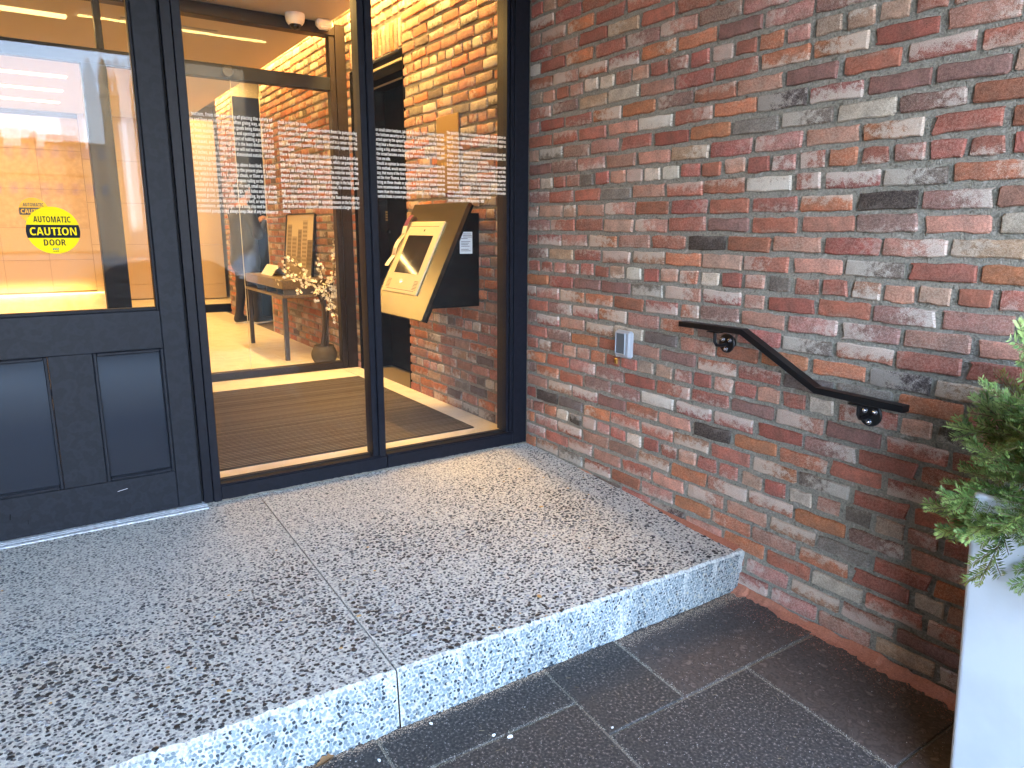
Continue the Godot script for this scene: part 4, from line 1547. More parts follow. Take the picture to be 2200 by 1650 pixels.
func body_mesh(b: MB, caps: Array, cell: float, k: float) -> void:
	var lo := Vector3.ONE * 1e9
	var hi := -lo
	for c in caps:
		for e in [[c[0], c[2]], [c[1], c[3]]]:
			lo = lo.min(e[0] - Vector3.ONE * (e[1] + cell * 2.0)); hi = hi.max(e[0] + Vector3.ONE * (e[1] + cell * 2.0))
	var n := Vector3i(((hi - lo) / cell).ceil()) + Vector3i.ONE
	var F := PackedFloat32Array()
	F.resize(n.x * n.y * n.z)
	for z in n.z:
		for y in n.y:
			for x in n.x:
				F[x + n.x * (y + n.y * z)] = field(lo + Vector3(x, y, z) * cell, caps, k)
	var at := {}
	var pts := []
	var nor := []
	var cols := []
	for z in n.z - 1:
		for y in n.y - 1:
			for x in n.x - 1:
				var o := x + n.x * (y + n.y * z)
				var s := 0
				var f8 := []
				for q in 8:
					var v := F[o + (q & 1) + n.x * (((q >> 1) & 1) + n.y * (q >> 2))]
					f8.append(v)
					if v < 0.0: s += 1
				if s == 0 or s == 8:
					continue
				var sum := Vector3.ZERO
				var cnt := 0
				for q in 8:
					for ax in [1, 2, 4]:
						if q & ax == 0 and (f8[q] < 0.0) != (f8[q | ax] < 0.0):
							var t: float = f8[q] / (f8[q] - f8[q | ax])
							var p := Vector3(q & 1, (q >> 1) & 1, q >> 2)
							p += Vector3(1 if ax == 1 else 0, 1 if ax == 2 else 0, 1 if ax == 4 else 0) * t
							sum += p
							cnt += 1
				var P := lo + (Vector3(x, y, z) + sum / cnt) * cell
				var h := cell * 0.4
				var g := Vector3(field(P + Vector3(h, 0, 0), caps, k) - field(P - Vector3(h, 0, 0), caps, k), field(P + Vector3(0, h, 0), caps, k) - field(P - Vector3(0, h, 0), caps, k), field(P + Vector3(0, 0, h), caps, k) - field(P - Vector3(0, 0, h), caps, k)).normalized()
				var best := 1e9
				var col := Color.WHITE
				for c in caps:
					var e := cap_dist(P, c)
					if e < best:
						best = e; col = c[4]
				at[o] = pts.size()
				pts.append(P); nor.append(g); cols.append(col)
	var st := [1, n.x, n.x * n.y]
	for z in range(1, n.z - 1):
		for y in range(1, n.y - 1):
			for x in range(1, n.x - 1):
				var o := x + n.x * (y + n.y * z)
				for ax in 3:
					if (F[o] < 0.0) != (F[o + st[ax]] < 0.0):
						var u: int = st[(ax + 1) % 3]
						var w: int = st[(ax + 2) % 3]
						var q := [at.get(o, -1), at.get(o - u, -1), at.get(o - u - w, -1), at.get(o - w, -1)]
						if q.min() < 0:
							continue
						b.col = cols[q[0]]
						b.tri(pts[q[0]], pts[q[1]], pts[q[2]], nor[q[0]], nor[q[1]], nor[q[2]])
						b.tri(pts[q[0]], pts[q[2]], pts[q[3]], nor[q[0]], nor[q[2]], nor[q[3]])

# ------------------------------------------------------------------ lobby
func build_lobby() -> void:
	var cv := thing("lobby_cove_light", "warm strip light hidden above the lobby brick wall", "light")
	var m := MB.new()
	m.bx(Vector3(-0.055, 2.985, -8.7), Vector3(-0.02, 3.0, -2.9))
	put("tube", m, M.warm_strip, cv)
	area(cv, Vector3(-0.005, 2.975, -5.7), Vector2(0.06, 5.6), 1.35, LAMP)
	for i in 3:
		var ll := thing("linear_ceiling_lamp", ["nearest of three bright linear lamps in the lobby ceiling", "middle one of three bright linear lamps in the lobby ceiling", "farthest of three bright linear lamps in the lobby ceiling"][i], "light", Vector3.ZERO, "linear lamps in the lobby ceiling")
		var z := -6.31 - 0.96 * i
		m = MB.new()
		m.bx(Vector3(-4.1, 2.776, z - 0.035), Vector3(-1.69, 2.7895, z + 0.035))
		put("diffuser", m, M.white_strip, ll)
		area(ll, Vector3(-2.9, 2.77, z), Vector2(2.3, 0.07), 0.32, LAMP)
	var wl := thing("warm_ceiling_lamp", "warm thin linear lamp in the ceiling just behind the inner transom", "light")
	m = MB.new()
	m.bx(Vector3(-4.1, 2.775, -3.72), Vector3(-1.80, 2.7895, -3.63))
	put("diffuser", m, M.warm_strip, wl)
	area(wl, Vector3(-2.95, 2.77, -3.67), Vector2(2.2, 0.09), 0.32, LAMP)
	var df := thing("ceiling_diffuser", "grey slotted air diffuser in the lobby ceiling behind the transom", "vent")
	m = MB.new()
	m.bx(Vector3(-1.45, 2.784, -3.66), Vector3(-0.74, 2.7895, -3.44), 0.002)
	put("plate", m, M.grey_plastic, df)
	# stone end walls
	var sw := thing("stone_wall", "warm travertine panelled end wall of the lobby with darker wainscot", "wall")
	m = MB.new()
	m.bx(Vector3(-4.2, -0.3, -9.6), Vector3(0.4, 3.055, -9.222))
	put("backing", m, M.tile_joint, sw)
	for j in 5:
		var y0: float = [0.28, 0.735, 1.19, 1.73, 2.27][j]
		var y1: float = [0.735, 1.19, 1.73, 2.27, 2.72][j]
		for i in 5:
			m = MB.new()
			m.bx(Vector3(-4.2 + 0.55 * i + 0.0015, y0 + 0.0015, -9.222), Vector3(-3.65 + 0.55 * i - 0.0015, y1 - 0.0015, -9.2 if j < 2 else -9.206), 0.002)
			put("panel", m, M.travertine if j < 2 else M.oak_panel, sw)
	for j in 5:
		var y0: float = [0.12, 0.34, 0.95, 1.56, 2.17][j]
		var y1: float = [0.34, 0.95, 1.56, 2.17, 2.79][j]
		for q in [[-0.66, -0.24, -9.05, -8.75], [-0.238, 0.30, -8.75, -8.75], [-1.448, -0.662, -9.2, -9.2]]:
			m = MB.new()
			m.poly([Vector3(q[0], y0 + 0.002, q[2]), Vector3(q[1], y0 + 0.002, q[3]), Vector3(q[1], y1 - 0.002, q[3]), Vector3(q[0], y1 - 0.002, q[2])], Vector3.BACK)
			m.poly([Vector3(q[0], y1 - 0.002, q[2]), Vector3(q[1], y1 - 0.002, q[3]), Vector3(q[1], y1 - 0.002, q[3] - 0.3), Vector3(q[0], y1 - 0.002, q[2] - 0.3)], Vector3.UP)
			if q[0] > -0.7 and q[0] < -0.6:
				m.poly([Vector3(q[0], y0 + 0.002, q[2]), Vector3(q[0], y1 - 0.002, q[2]), Vector3(q[0], y1 - 0.002, q[2] - 0.4), Vector3(q[0], y0 + 0.002, q[2] - 0.4)], Vector3.LEFT)
			put("panel", m, M.travertine, sw)
	var lg := thing("glowing_plinth", "bright ledge lit from below along the foot of the stone end wall", "ledge")
	m = MB.new()
	m.bx(Vector3(-4.2, 0.0, -9.198), Vector3(-1.36, 0.235, -9.04), 0.005)
	put("plinth", m, M.tile, lg)
	m = MB.new()
	m.bx(Vector3(-4.2, 0.237, -9.197), Vector3(-1.36, 0.255, -9.15))
	put("strip_light", m, M.warm_strip, lg)
	area(lg, Vector3(-2.8, 0.34, -8.98), Vector2(2.6, 0.06), 0.16, LAMP, Vector3(0, -0.6, -0.35).normalized())
	var st := thing("black_step", "low black step in front of the stone pilaster at the lobby's end", "step")
	m = MB.new()
	m.bx(Vector3(-1.3, 0.0, -7.90), Vector3(0.38, 0.11, -7.80), 0.004)
	put("riser", m, M.black_paint, st)
	m = MB.new()
	m.bx(Vector3(-1.3, 0.0, -9.2), Vector3(0.38, 0.105, -7.9005), 0.002)
	put("tread", m, M.tile, st)
	# second dark opening
	var dk := thing("dark_alcove", "tall dark opening in the lobby brick behind the standing person", "doorway")
	m = MB.new()
	m.bx(Vector3(0.70, 0.0, -6.52), Vector3(0.74, 2.80, -5.30))
	m.bx(Vector3(WALL_IN - 0.005, 0.0, -6.535), Vector3(0.70, 2.80, -6.505))
	m.bx(Vector3(WALL_IN + 0.3, 0.0, -5.315), Vector3(0.70, 2.80, -5.30))
	put("lining", m, M.black_paint, dk)
	m = MB.new()
	m.bx(Vector3(WALL_IN - 0.004, 0.0, -5.312), Vector3(WALL_IN + 0.02, 2.62, -5.302), 0.001)
	put("trim", m, M.pale_steel, dk)
	# console table
	var tb := thing("console_table", "narrow wooden console table with open shelf against the lobby brick", "table")
	m = MB.new()
	m.bx(Vector3(-0.385, 0.655, -4.60), Vector3(0.03, 0.738, -3.29), 0.003)
	put("top", m, M.table_wood, tb)
	m = MB.new()
	m.bx(Vector3(-0.39, 0.575, -4.61), Vector3(0.03, 0.60, -3.28), 0.003)
	put("shelf", m, M.table_wood, tb)
	for z in [-4.59, -4.2, -3.85, -3.5, -3.30]:
		m = MB.new()
		m.bx(Vector3(-0.375, 0.6005, z - 0.006), Vector3(0.02, 0.6545, z + 0.006))
		put("divider", m, M.table_leg, tb)
	for q in [[-0.365, -4.56], [-0.365, -3.325], [0.0, -4.56], [0.0, -3.325]]:
		m = MB.new()
		m.bx(Vector3(q[0] - 0.019, 0.0, q[1] - 0.019), Vector3(q[0] + 0.019, 0.5745, q[1] + 0.019), 0.002)
		put("leg", m, M.table_leg, tb)
	var cd := thing("tent_card", "white folded card standing on the console table", "card", Vector3(-0.2, 0.7385, -4.15))
	m = MB.new()
	m.poly([Vector3(-0.09, 0, -0.2), Vector3(-0.09, 0, 0.2), Vector3(-0.02, 0.10, 0.2), Vector3(-0.02, 0.10, -0.2)], Vector3(-1, 0.6, 0))
	m.poly([Vector3(0.05, 0, -0.2), Vector3(0.05, 0, 0.2), Vector3(-0.02, 0.10, 0.2), Vector3(-0.02, 0.10, -0.2)], Vector3(1, 0.6, 0))
	put("card", m, M.white_plastic, cd)
	# print leaning on the brick
	var fp := thing("framed_print", "sepia picture of city buildings leaning on the console table", "picture")
	var a := Vector3(0.0, 0.740, -4.50)
	var b := Vector3(0.0, 0.740, -3.63)
	var tl := Vector3(0.062, 1.335, 0)
	m = MB.new()
	m.poly([a, b, Vector3(tl.x, tl.y, b.z), Vector3(tl.x, tl.y, a.z)], Vector3(-1, 0.1, 0), [Vector2(0, 1), Vector2(1, 1), Vector2(1, 0), Vector2(0, 0)])
	var pm := mat("sepia_print", Color.WHITE, 0.35)
	pm.albedo_texture = city_print()
	put("print", m, pm, fp)
	m = MB.new()
	var up := (Vector3(tl.x, tl.y, 0) - Vector3(0, 0.740, 0)).normalized()
	for q in [[a.z - 0.02, a.z], [b.z, b.z + 0.02]]:
		m.box(Vector3(0.034, 1.0375, (q[0] + q[1]) * 0.5), Vector3(0.025, 0.60, 0.02), 0.002, Basis(up.cross(Vector3.BACK), up, Vector3.BACK))
	m.bx(Vector3(0.053, 1.330, a.z), Vector3(0.068, 1.345, b.z))
	put("frame", m, M.black_metal, fp)
	build_plant()
	build_person()

func city_print() -> ImageTexture:
	var im := Image.create(160, 120, false, Image.FORMAT_RGB8)
	im.fill(S(214, 200, 168))
	im.fill_rect(Rect2i(0, 84, 160, 36), S(140, 124, 98))
	for q in [[8, 20, 26, 84, 158], [38, 44, 30, 60, 176], [72, 30, 22, 74, 138], [98, 12, 28, 92, 188], [128, 50, 26, 54, 120]]:
		im.fill_rect(Rect2i(q[0], q[1], q[2], q[3]), S(q[4], int(q[4] * 0.92), int(q[4] * 0.76)))
		for i in range(q[0] + 3, q[0] + q[2] - 4, 6):
			for j in range(q[1] + 4, q[1] + q[3] - 6, 8):
				im.fill_rect(Rect2i(i, j, 3, 4), S(74, 62, 46))
	return ImageTexture.create_from_image(im)

func build_plant() -> void:
	var pot := thing("woven_pot", "round ribbed brown pot standing at the inner glass by the brick", "pot", Vector3(-0.14, 0.0, -2.97))
	var prof := [Vector2(0.0, 0.0), Vector2(0.066, 0.0)]
	for i in 30:
		var f := i / 29.0
		prof.append(Vector2(0.068 + 0.044 * sin(PI * (0.06 + 0.80 * f)) + (0.0022 if i % 2 else 0.0), 0.004 + 0.155 * f))
	prof.append_array([Vector2(0.088, 0.172), Vector2(0.08, 0.172), Vector2(0.078, 0.15), Vector2(0.0, 0.15)])
	var m := MB.new()
	m.lathe(Vector3.ZERO, prof, 32)
	put("pot", m, M.basket, pot)
	m = MB.new()
	m.disc(Vector3(0, 0.158, 0), Vector3.UP, 0.08, 24)
	for i in 40:
		m.ball(Vector3(rng.randf_range(-0.05, 0.05), 0.156, rng.randf_range(-0.05, 0.05)), Vector3.ONE * rng.randf_range(0.006, 0.014), 6)
	put("soil", m, M.soil, pot)
	var tr := thing("blossom_tree", "small flowering branch tree with cream blossoms growing from the woven pot", "plant", Vector3(0, 0, -2.97))
	m = MB.new()
	m.tube([Vector3(-0.155, 0.15, 0), Vector3(-0.135, 0.28, 0.005), Vector3(-0.118, 0.42, 0), Vector3(-0.13, 0.54, 0), Vector3(-0.18, 0.66, -0.01)], [0.019, 0.017, 0.015, 0.012, 0.009], 9)
	put("trunk", m, M.bark, tr)
	m = MB.new()
	m.tube([Vector3(-0.11, 0.15, 0.01), Vector3(-0.10, 0.36, 0.01), Vector3(-0.075, 0.56, 0), Vector3(-0.03, 0.74, 0)], [0.012, 0.010, 0.008, 0.006], 8)
	put("stem", m, M.bark, tr)
	var fl := []
	var arcs := [[Vector3(-0.18, 0.66, 0), Vector3(-0.3, 0.84, 0.1), Vector3(-0.52, 0.76, 0.1)], [Vector3(-0.16, 0.62, 0), Vector3(-0.28, 0.9, -0.05), Vector3(-0.40, 0.93, -0.1)], [Vector3(-0.18, 0.66, 0), Vector3(-0.24, 0.82, 0.06), Vector3(-0.38, 0.66, 0.14)],
		[Vector3(-0.03, 0.74, 0), Vector3(0.0, 0.92, 0), Vector3(0.01, 1.07, 0.02)], [Vector3(-0.04, 0.7, 0), Vector3(0.03, 0.86, 0.02), Vector3(0.045, 0.80, 0.05)], [Vector3(-0.05, 0.64, 0), Vector3(-0.02, 0.70, 0.08), Vector3(0.03, 0.50, 0.1)],
		[Vector3(-0.13, 0.58, 0), Vector3(-0.08, 0.66, 0.1), Vector3(-0.06, 0.38, 0.14)], [Vector3(-0.15, 0.6, 0), Vector3(-0.2, 0.78, 0.12), Vector3(-0.26, 0.60, 0.2)], [Vector3(-0.10, 0.6, 0), Vector3(-0.12, 0.8, 0.06), Vector3(-0.2, 0.92, 0.1)], [Vector3(-0.08, 0.6, 0), Vector3(-0.1, 0.7, 0.1), Vector3(-0.12, 0.45, 0.16)],
		[Vector3(-0.18, 0.66, 0), Vector3(-0.32, 0.78, -0.05), Vector3(-0.46, 0.88, -0.1)], [Vector3(-0.06, 0.62, 0), Vector3(-0.05, 0.8, 0.05), Vector3(-0.12, 0.74, 0.15)]]
	for arc in arcs:
		m = MB.new()
		var path := []
		var rad := []
		for i in 10:
			var f := i / 9.0
			path.append((arc[0] as Vector3).lerp(arc[1], f).lerp((arc[1] as Vector3).lerp(arc[2], f), f) + Vector3(rng.randf_range(-0.006, 0.006), rng.randf_range(-0.006, 0.006), 0))
			rad.append(lerpf(0.0045, 0.0014, f))
			if i > 1:
				for q in 4:
					if rng.randf() < 0.8:
						fl.append(path[i] + Vector3(rng.randf_range(-0.03, 0.03), rng.randf_range(-0.025, 0.03), rng.randf_range(-0.03, 0.03)))
		m.tube(path, rad, 6)
		put("branch", m, M.bark, tr)
	var fm := MB.new()
	for k in 5:
		var d := Vector3(cos(TAU * k / 5), 0.35, sin(TAU * k / 5))
		var s := Vector3(-sin(TAU * k / 5), 0, cos(TAU * k / 5))
		fm.poly([Vector3.ZERO, d * 0.55 + s * 0.36, d * 1.0 + Vector3(0, -0.1, 0), d * 0.55 - s * 0.36], Vector3.UP)
	var mm := MultiMesh.new()
	mm.transform_format = MultiMesh.TRANSFORM_3D
	mm.use_colors = true
	mm.mesh = fm.mesh()
	mm.instance_count = fl.size()
	for i in fl.size():
		var bs := Basis.from_euler(Vector3(rng.randf_range(-1.5, 1.5), rng.randf() * TAU, rng.randf_range(-1.5, 1.5))).scaled(Vector3.ONE * rng.randf_range(0.013, 0.021))
		mm.set_instance_transform(i, Transform3D(bs, fl[i]))
		mm.set_instance_color(i, L(246, 236, 206) * rng.randf_range(0.8, 1.0))
	var mi := MultiMeshInstance3D.new()
	mi.name = "blossoms"
	mi.multimesh = mm
	mi.material_override = M.foliage
	mi.set_meta("kind", "stuff")
	tr.add_child(mi)

func build_person() -> void:
	var ps := thing("person", "person in dark coat and trousers standing by the dark opening in the lobby", "person", Vector3(0.03, 0.0, -6.28))
	ps.rotation.y = 0.35
	var coat := L(24, 25, 30)
	var pants := L(20, 21, 26)
	var skin := L(196, 146, 118)
	var shoe := L(34, 34, 36)
	var caps := []
	caps.append([Vector3(0.0, 0.98, 0), Vector3(0.01, 1.30, 0), 0.155, 0.165, coat])
	caps.append([Vector3(0.0, 0.80, 0), Vector3(0.0, 1.0, 0), 0.185, 0.15, coat])
	caps.append([Vector3(0.0, 1.38, -0.13), Vector3(0.0, 1.38, 0.13), 0.085, 0.085, coat])
	caps.append([Vector3(0.005, 1.42, 0), Vector3(0.02, 1.54, 0), 0.056, 0.052, skin])
	for s in [-1.0, 1.0]:
		var fwd := 0.07 if s > 0 else -0.08
		caps.append([Vector3(0.0, 0.84, s * 0.085), Vector3(0.03 + fwd * 0.6, 0.49, s * 0.09), 0.095, 0.068, pants])
		caps.append([Vector3(0.03 + fwd * 0.6, 0.49, s * 0.09), Vector3(fwd, 0.12, s * 0.095), 0.066, 0.05, pants])
		caps.append([Vector3(fwd - 0.03, 0.055, s * 0.095), Vector3(fwd + 0.15, 0.042, s * 0.11), 0.048, 0.038, shoe])
		var el := Vector3(0.06, 1.12, s * 0.235) if s > 0 else Vector3(0.05, 1.10, s * 0.24)
		var wr := Vector3(0.26, 1.27, s * 0.09)
		caps.append([Vector3(0.0, 1.37, s * 0.185), el, 0.068, 0.056, coat])
		caps.append([el, wr, 0.055, 0.042, coat])
	var b := MB.new()
	body_mesh(b, caps, 0.022, 0.05)
	# head
	var hc := Vector3(0.045, 1.64, 0)
	var head := [[hc + Vector3(-0.012, 0.02, 0), hc + Vector3(-0.01, 0.028, 0), 0.088, 0.088, skin], [hc + Vector3(0.022, -0.02, 0), hc + Vector3(0.045, -0.085, 0), 0.062, 0.032, skin], [hc + Vector3(0.0, -0.06, 0), hc + Vector3(-0.02, -0.12, 0), 0.055, 0.052, skin],
		[hc + Vector3(0.084, 0.0, 0), hc + Vector3(0.098, -0.028, 0), 0.008, 0.013, skin], [hc + Vector3(-0.01, -0.005, 0.084), hc + Vector3(-0.012, -0.035, 0.08), 0.014, 0.010, skin], [hc + Vector3(-0.01, -0.005, -0.084), hc + Vector3(-0.012, -0.035, -0.08), 0.014, 0.010, skin],
		[hc + Vector3(0.074, -0.060, -0.014), hc + Vector3(0.074, -0.060, 0.014), 0.009, 0.009, L(160, 92, 84)]]
	body_mesh(b, head, 0.009, 0.016)
	for s in [-1.0, 1.0]:
		b.col = L(30, 22, 20)
		b.ball(hc + Vector3(0.071, 0.006, s * 0.032), Vector3(0.011, 0.008, 0.013), 8)
		# hand: palm, four fingers of different length, thumb from the side of the palm
		var w := Vector3(0.265, 1.275, s * 0.088)
		var dir := Vector3(0.72, 0.62, -s * 0.25).normalized()
		var sid := Vector3(0, 0.2, s).cross(dir).cross(dir).normalized()
		var curl: Vector3 = dir.cross(sid).normalized() * -s
		var hand := [[w, w + dir * 0.075, 0.026, 0.027, skin], [w + dir * 0.05 + sid * 0.022, w + dir * 0.075 - sid * 0.022, 0.02, 0.02, skin]]
		for f in 4:
			var o := w + dir * 0.085 + sid * (0.03 - 0.02 * f)
			var ln: float = [0.032, 0.038, 0.036, 0.028][f]
			var k1: Vector3 = o + dir * ln + curl * 0.006
			hand.append([o, k1, 0.0095, 0.009, skin])
			hand.append([k1, k1 + (dir * 0.6 + curl * 0.8).normalized() * ln * 0.8, 0.009, 0.0078, skin])
		var tb := w + dir * 0.025 + sid * 0.028
		hand.append([tb, tb + (dir * 0.7 + sid * 0.7).normalized() * 0.036, 0.012, 0.0105, skin])
		hand.append([tb + (dir * 0.7 + sid * 0.7).normalized() * 0.036, tb + (dir * 0.95 + sid * 0.75).normalized() * 0.068, 0.0105, 0.009, skin])
		body_mesh(b, hand, 0.0055, 0.008)
	put("body", b, M.painted, ps)
	var h := MB.new()
	body_mesh(h, [[hc + Vector3(-0.022, 0.032, 0), hc + Vector3(-0.02, 0.045, 0), 0.094, 0.090, L(30, 22, 18)], [hc + Vector3(-0.06, -0.02, 0), hc + Vector3(-0.05, 0.03, 0), 0.058, 0.07, L(30, 22, 18)]], 0.012, 0.03)
	put("hair", h, M.painted, ps)
	for s in [-1.0, 1.0]:
		var fwd := 0.07 if s > 0 else -0.08
		var so := MB.new()
		so.col = L(225, 222, 215)
		so.box(Vector3(fwd + 0.06, 0.009, s * 0.103), Vector3(0.275, 0.018, 0.088), 0.008)
		put("sole", so, M.painted, ps)

# ------------------------------------------------------------------ on the outside brick
func build_rail_and_key_box() -> void:
	var hr := thing("handrail", "short cranked black metal handrail fixed to the brick wall above the step", "handrail")
	var pts := [Vector2(1.205, 0.822), Vector2(1.508, 0.825), Vector2(1.828, 0.664), Vector2(2.126, 0.660)]
	var m := MB.new()
	var cx := -0.078
	var hw := 0.021
	var hh := 0.0108
	var sec := []
	for i in 4:
		var n0: Vector2 = ((pts[i] - pts[maxi(i - 1, 0)]) if i else (pts[1] - pts[0])).normalized().orthogonal()
		var n1: Vector2 = ((pts[mini(i + 1, 3)] - pts[i]) if i < 3 else (pts[3] - pts[2])).normalized().orthogonal()
		var nn := (n0 + n1).normalized()
		nn *= hh / nn.dot(n0)
		if nn.y < 0: nn = -nn
		var r := []
		var bv := 0.0025
		for k in [[-hw + bv, 1.0], [hw - bv, 1.0], [hw, 0.8], [hw, -0.8], [hw - bv, -1.0], [-hw + bv, -1.0], [-hw, -0.8], [-hw, 0.8]]:
			r.append(Vector3(cx + k[0], pts[i].y + nn.y * k[1], pts[i].x + nn.x * k[1]))
		sec.append(r)
	for i in 3:
		for k in 8:
			var k2 := (k + 1) % 8
			var mid: Vector3 = (sec[i][k] + sec[i + 1][k2]) * 0.5
			var ctr := Vector3(cx, (pts[i].y + pts[i + 1].y) * 0.5, (pts[i].x + pts[i + 1].x) * 0.5)
			var ax := Vector3(0, pts[i + 1].y - pts[i].y, pts[i + 1].x - pts[i].x).normalized()
			var o := mid - ctr
			o -= ax * o.dot(ax)
			m.poly([sec[i][k], sec[i + 1][k], sec[i + 1][k2], sec[i][k2]], o)
	m.poly(sec[0], Vector3(0, 0, -1))
	m.poly(sec[3], Vector3(0, 0, 1))
	put("bar", m, M.black_metal, hr)
	for q in [[1.375, 0.757, 0.812], [1.978, 0.598, 0.648]]:
		m = MB.new()
		var c := Vector3(0.0, q[1], q[0])
		m.lathe(Vector3(0.004, q[1], q[0]), [Vector2(0.0385, 0), Vector2(0.0385, 0.008), Vector2(0.036, 0.0105), Vector2(0, 0.0105)], 28, Vector3.LEFT)
		m.tube([c + Vector3(-0.006, -0.004, 0), c + Vector3(-0.04, -0.006, 0), c + Vector3(-0.065, -0.002, 0), c + Vector3(-0.076, 0.012, 0), Vector3(-0.078, q[2] - 0.004, q[0])], [0.0065, 0.0065, 0.0065, 0.0065, 0.0065], 10)
		m.box(Vector3(cx, q[2] - 0.0045, q[0]), Vector3(0.03, 0.004, 0.06), 0.001)
		var br := put("bracket", m, M.black_metal, hr)
		for a in [PI * 0.22, PI * 0.78, PI * 1.5]:
			var bo := MB.new()
			var p := c + Vector3(-0.0065, sin(a) * 0.022, cos(a) * 0.022)
			bo.lathe(p, [Vector2(0.0095, 0), Vector2(0.0095, 0.002), Vector2(0.0072, 0.0022), Vector2(0.0068, 0.006), Vector2(0.0055, 0.0095), Vector2(0.003, 0.0115), Vector2(0, 0.012)], 16, Vector3.LEFT)
			put("bolt", bo, M.chrome, br)
	var kb := thing("key_box", "small grey key box with a clear window on the brick wall", "key box", Vector3(0, 0.678, 0.806))
	m = MB.new()
	m.box(Vector3(-0.019, 0, 0), Vector3(0.034, 0.126, 0.106), 0.011)
	put("case", m, M.grey_plastic, kb)
	m = MB.new()
	m.box(Vector3(-0.0365, 0.004, -0.008), Vector3(0.003, 0.094, 0.056), 0.002)
	var win := put("window", m, M.smoked_window, kb)
	m = MB.new()
	for s in [-1.0, 1.0]:
		m.box(Vector3(-0.0375, 0.004, -0.008 + s * 0.030), Vector3(0.006, 0.102, 0.006), 0.002)
		m.box(Vector3(-0.0375, 0.004 + s * 0.049, -0.008), Vector3(0.006, 0.006, 0.056), 0.002)
	put("window_frame", m, M.grey_plastic, win)
	var pl := thing("padlock", "small brass padlock hanging from the grey key box", "padlock", Vector3(-0.030, 0.600, 0.768))
	m = MB.new()
	m.box(Vector3(0, -0.006, 0), Vector3(0.011, 0.028, 0.019), 0.003)
	put("lock_body", m, M.brass, pl)
	m = MB.new()
	var arc := []
	var rad := []
	for i in 9:
		var a := PI * i / 8.0
		arc.append(Vector3(0, 0.014 + sin(a) * 0.014, cos(a) * 0.006)); rad.append(0.0017)
	m.tube(arc, rad, 8)
	put("shackle", m, M.chrome, pl)

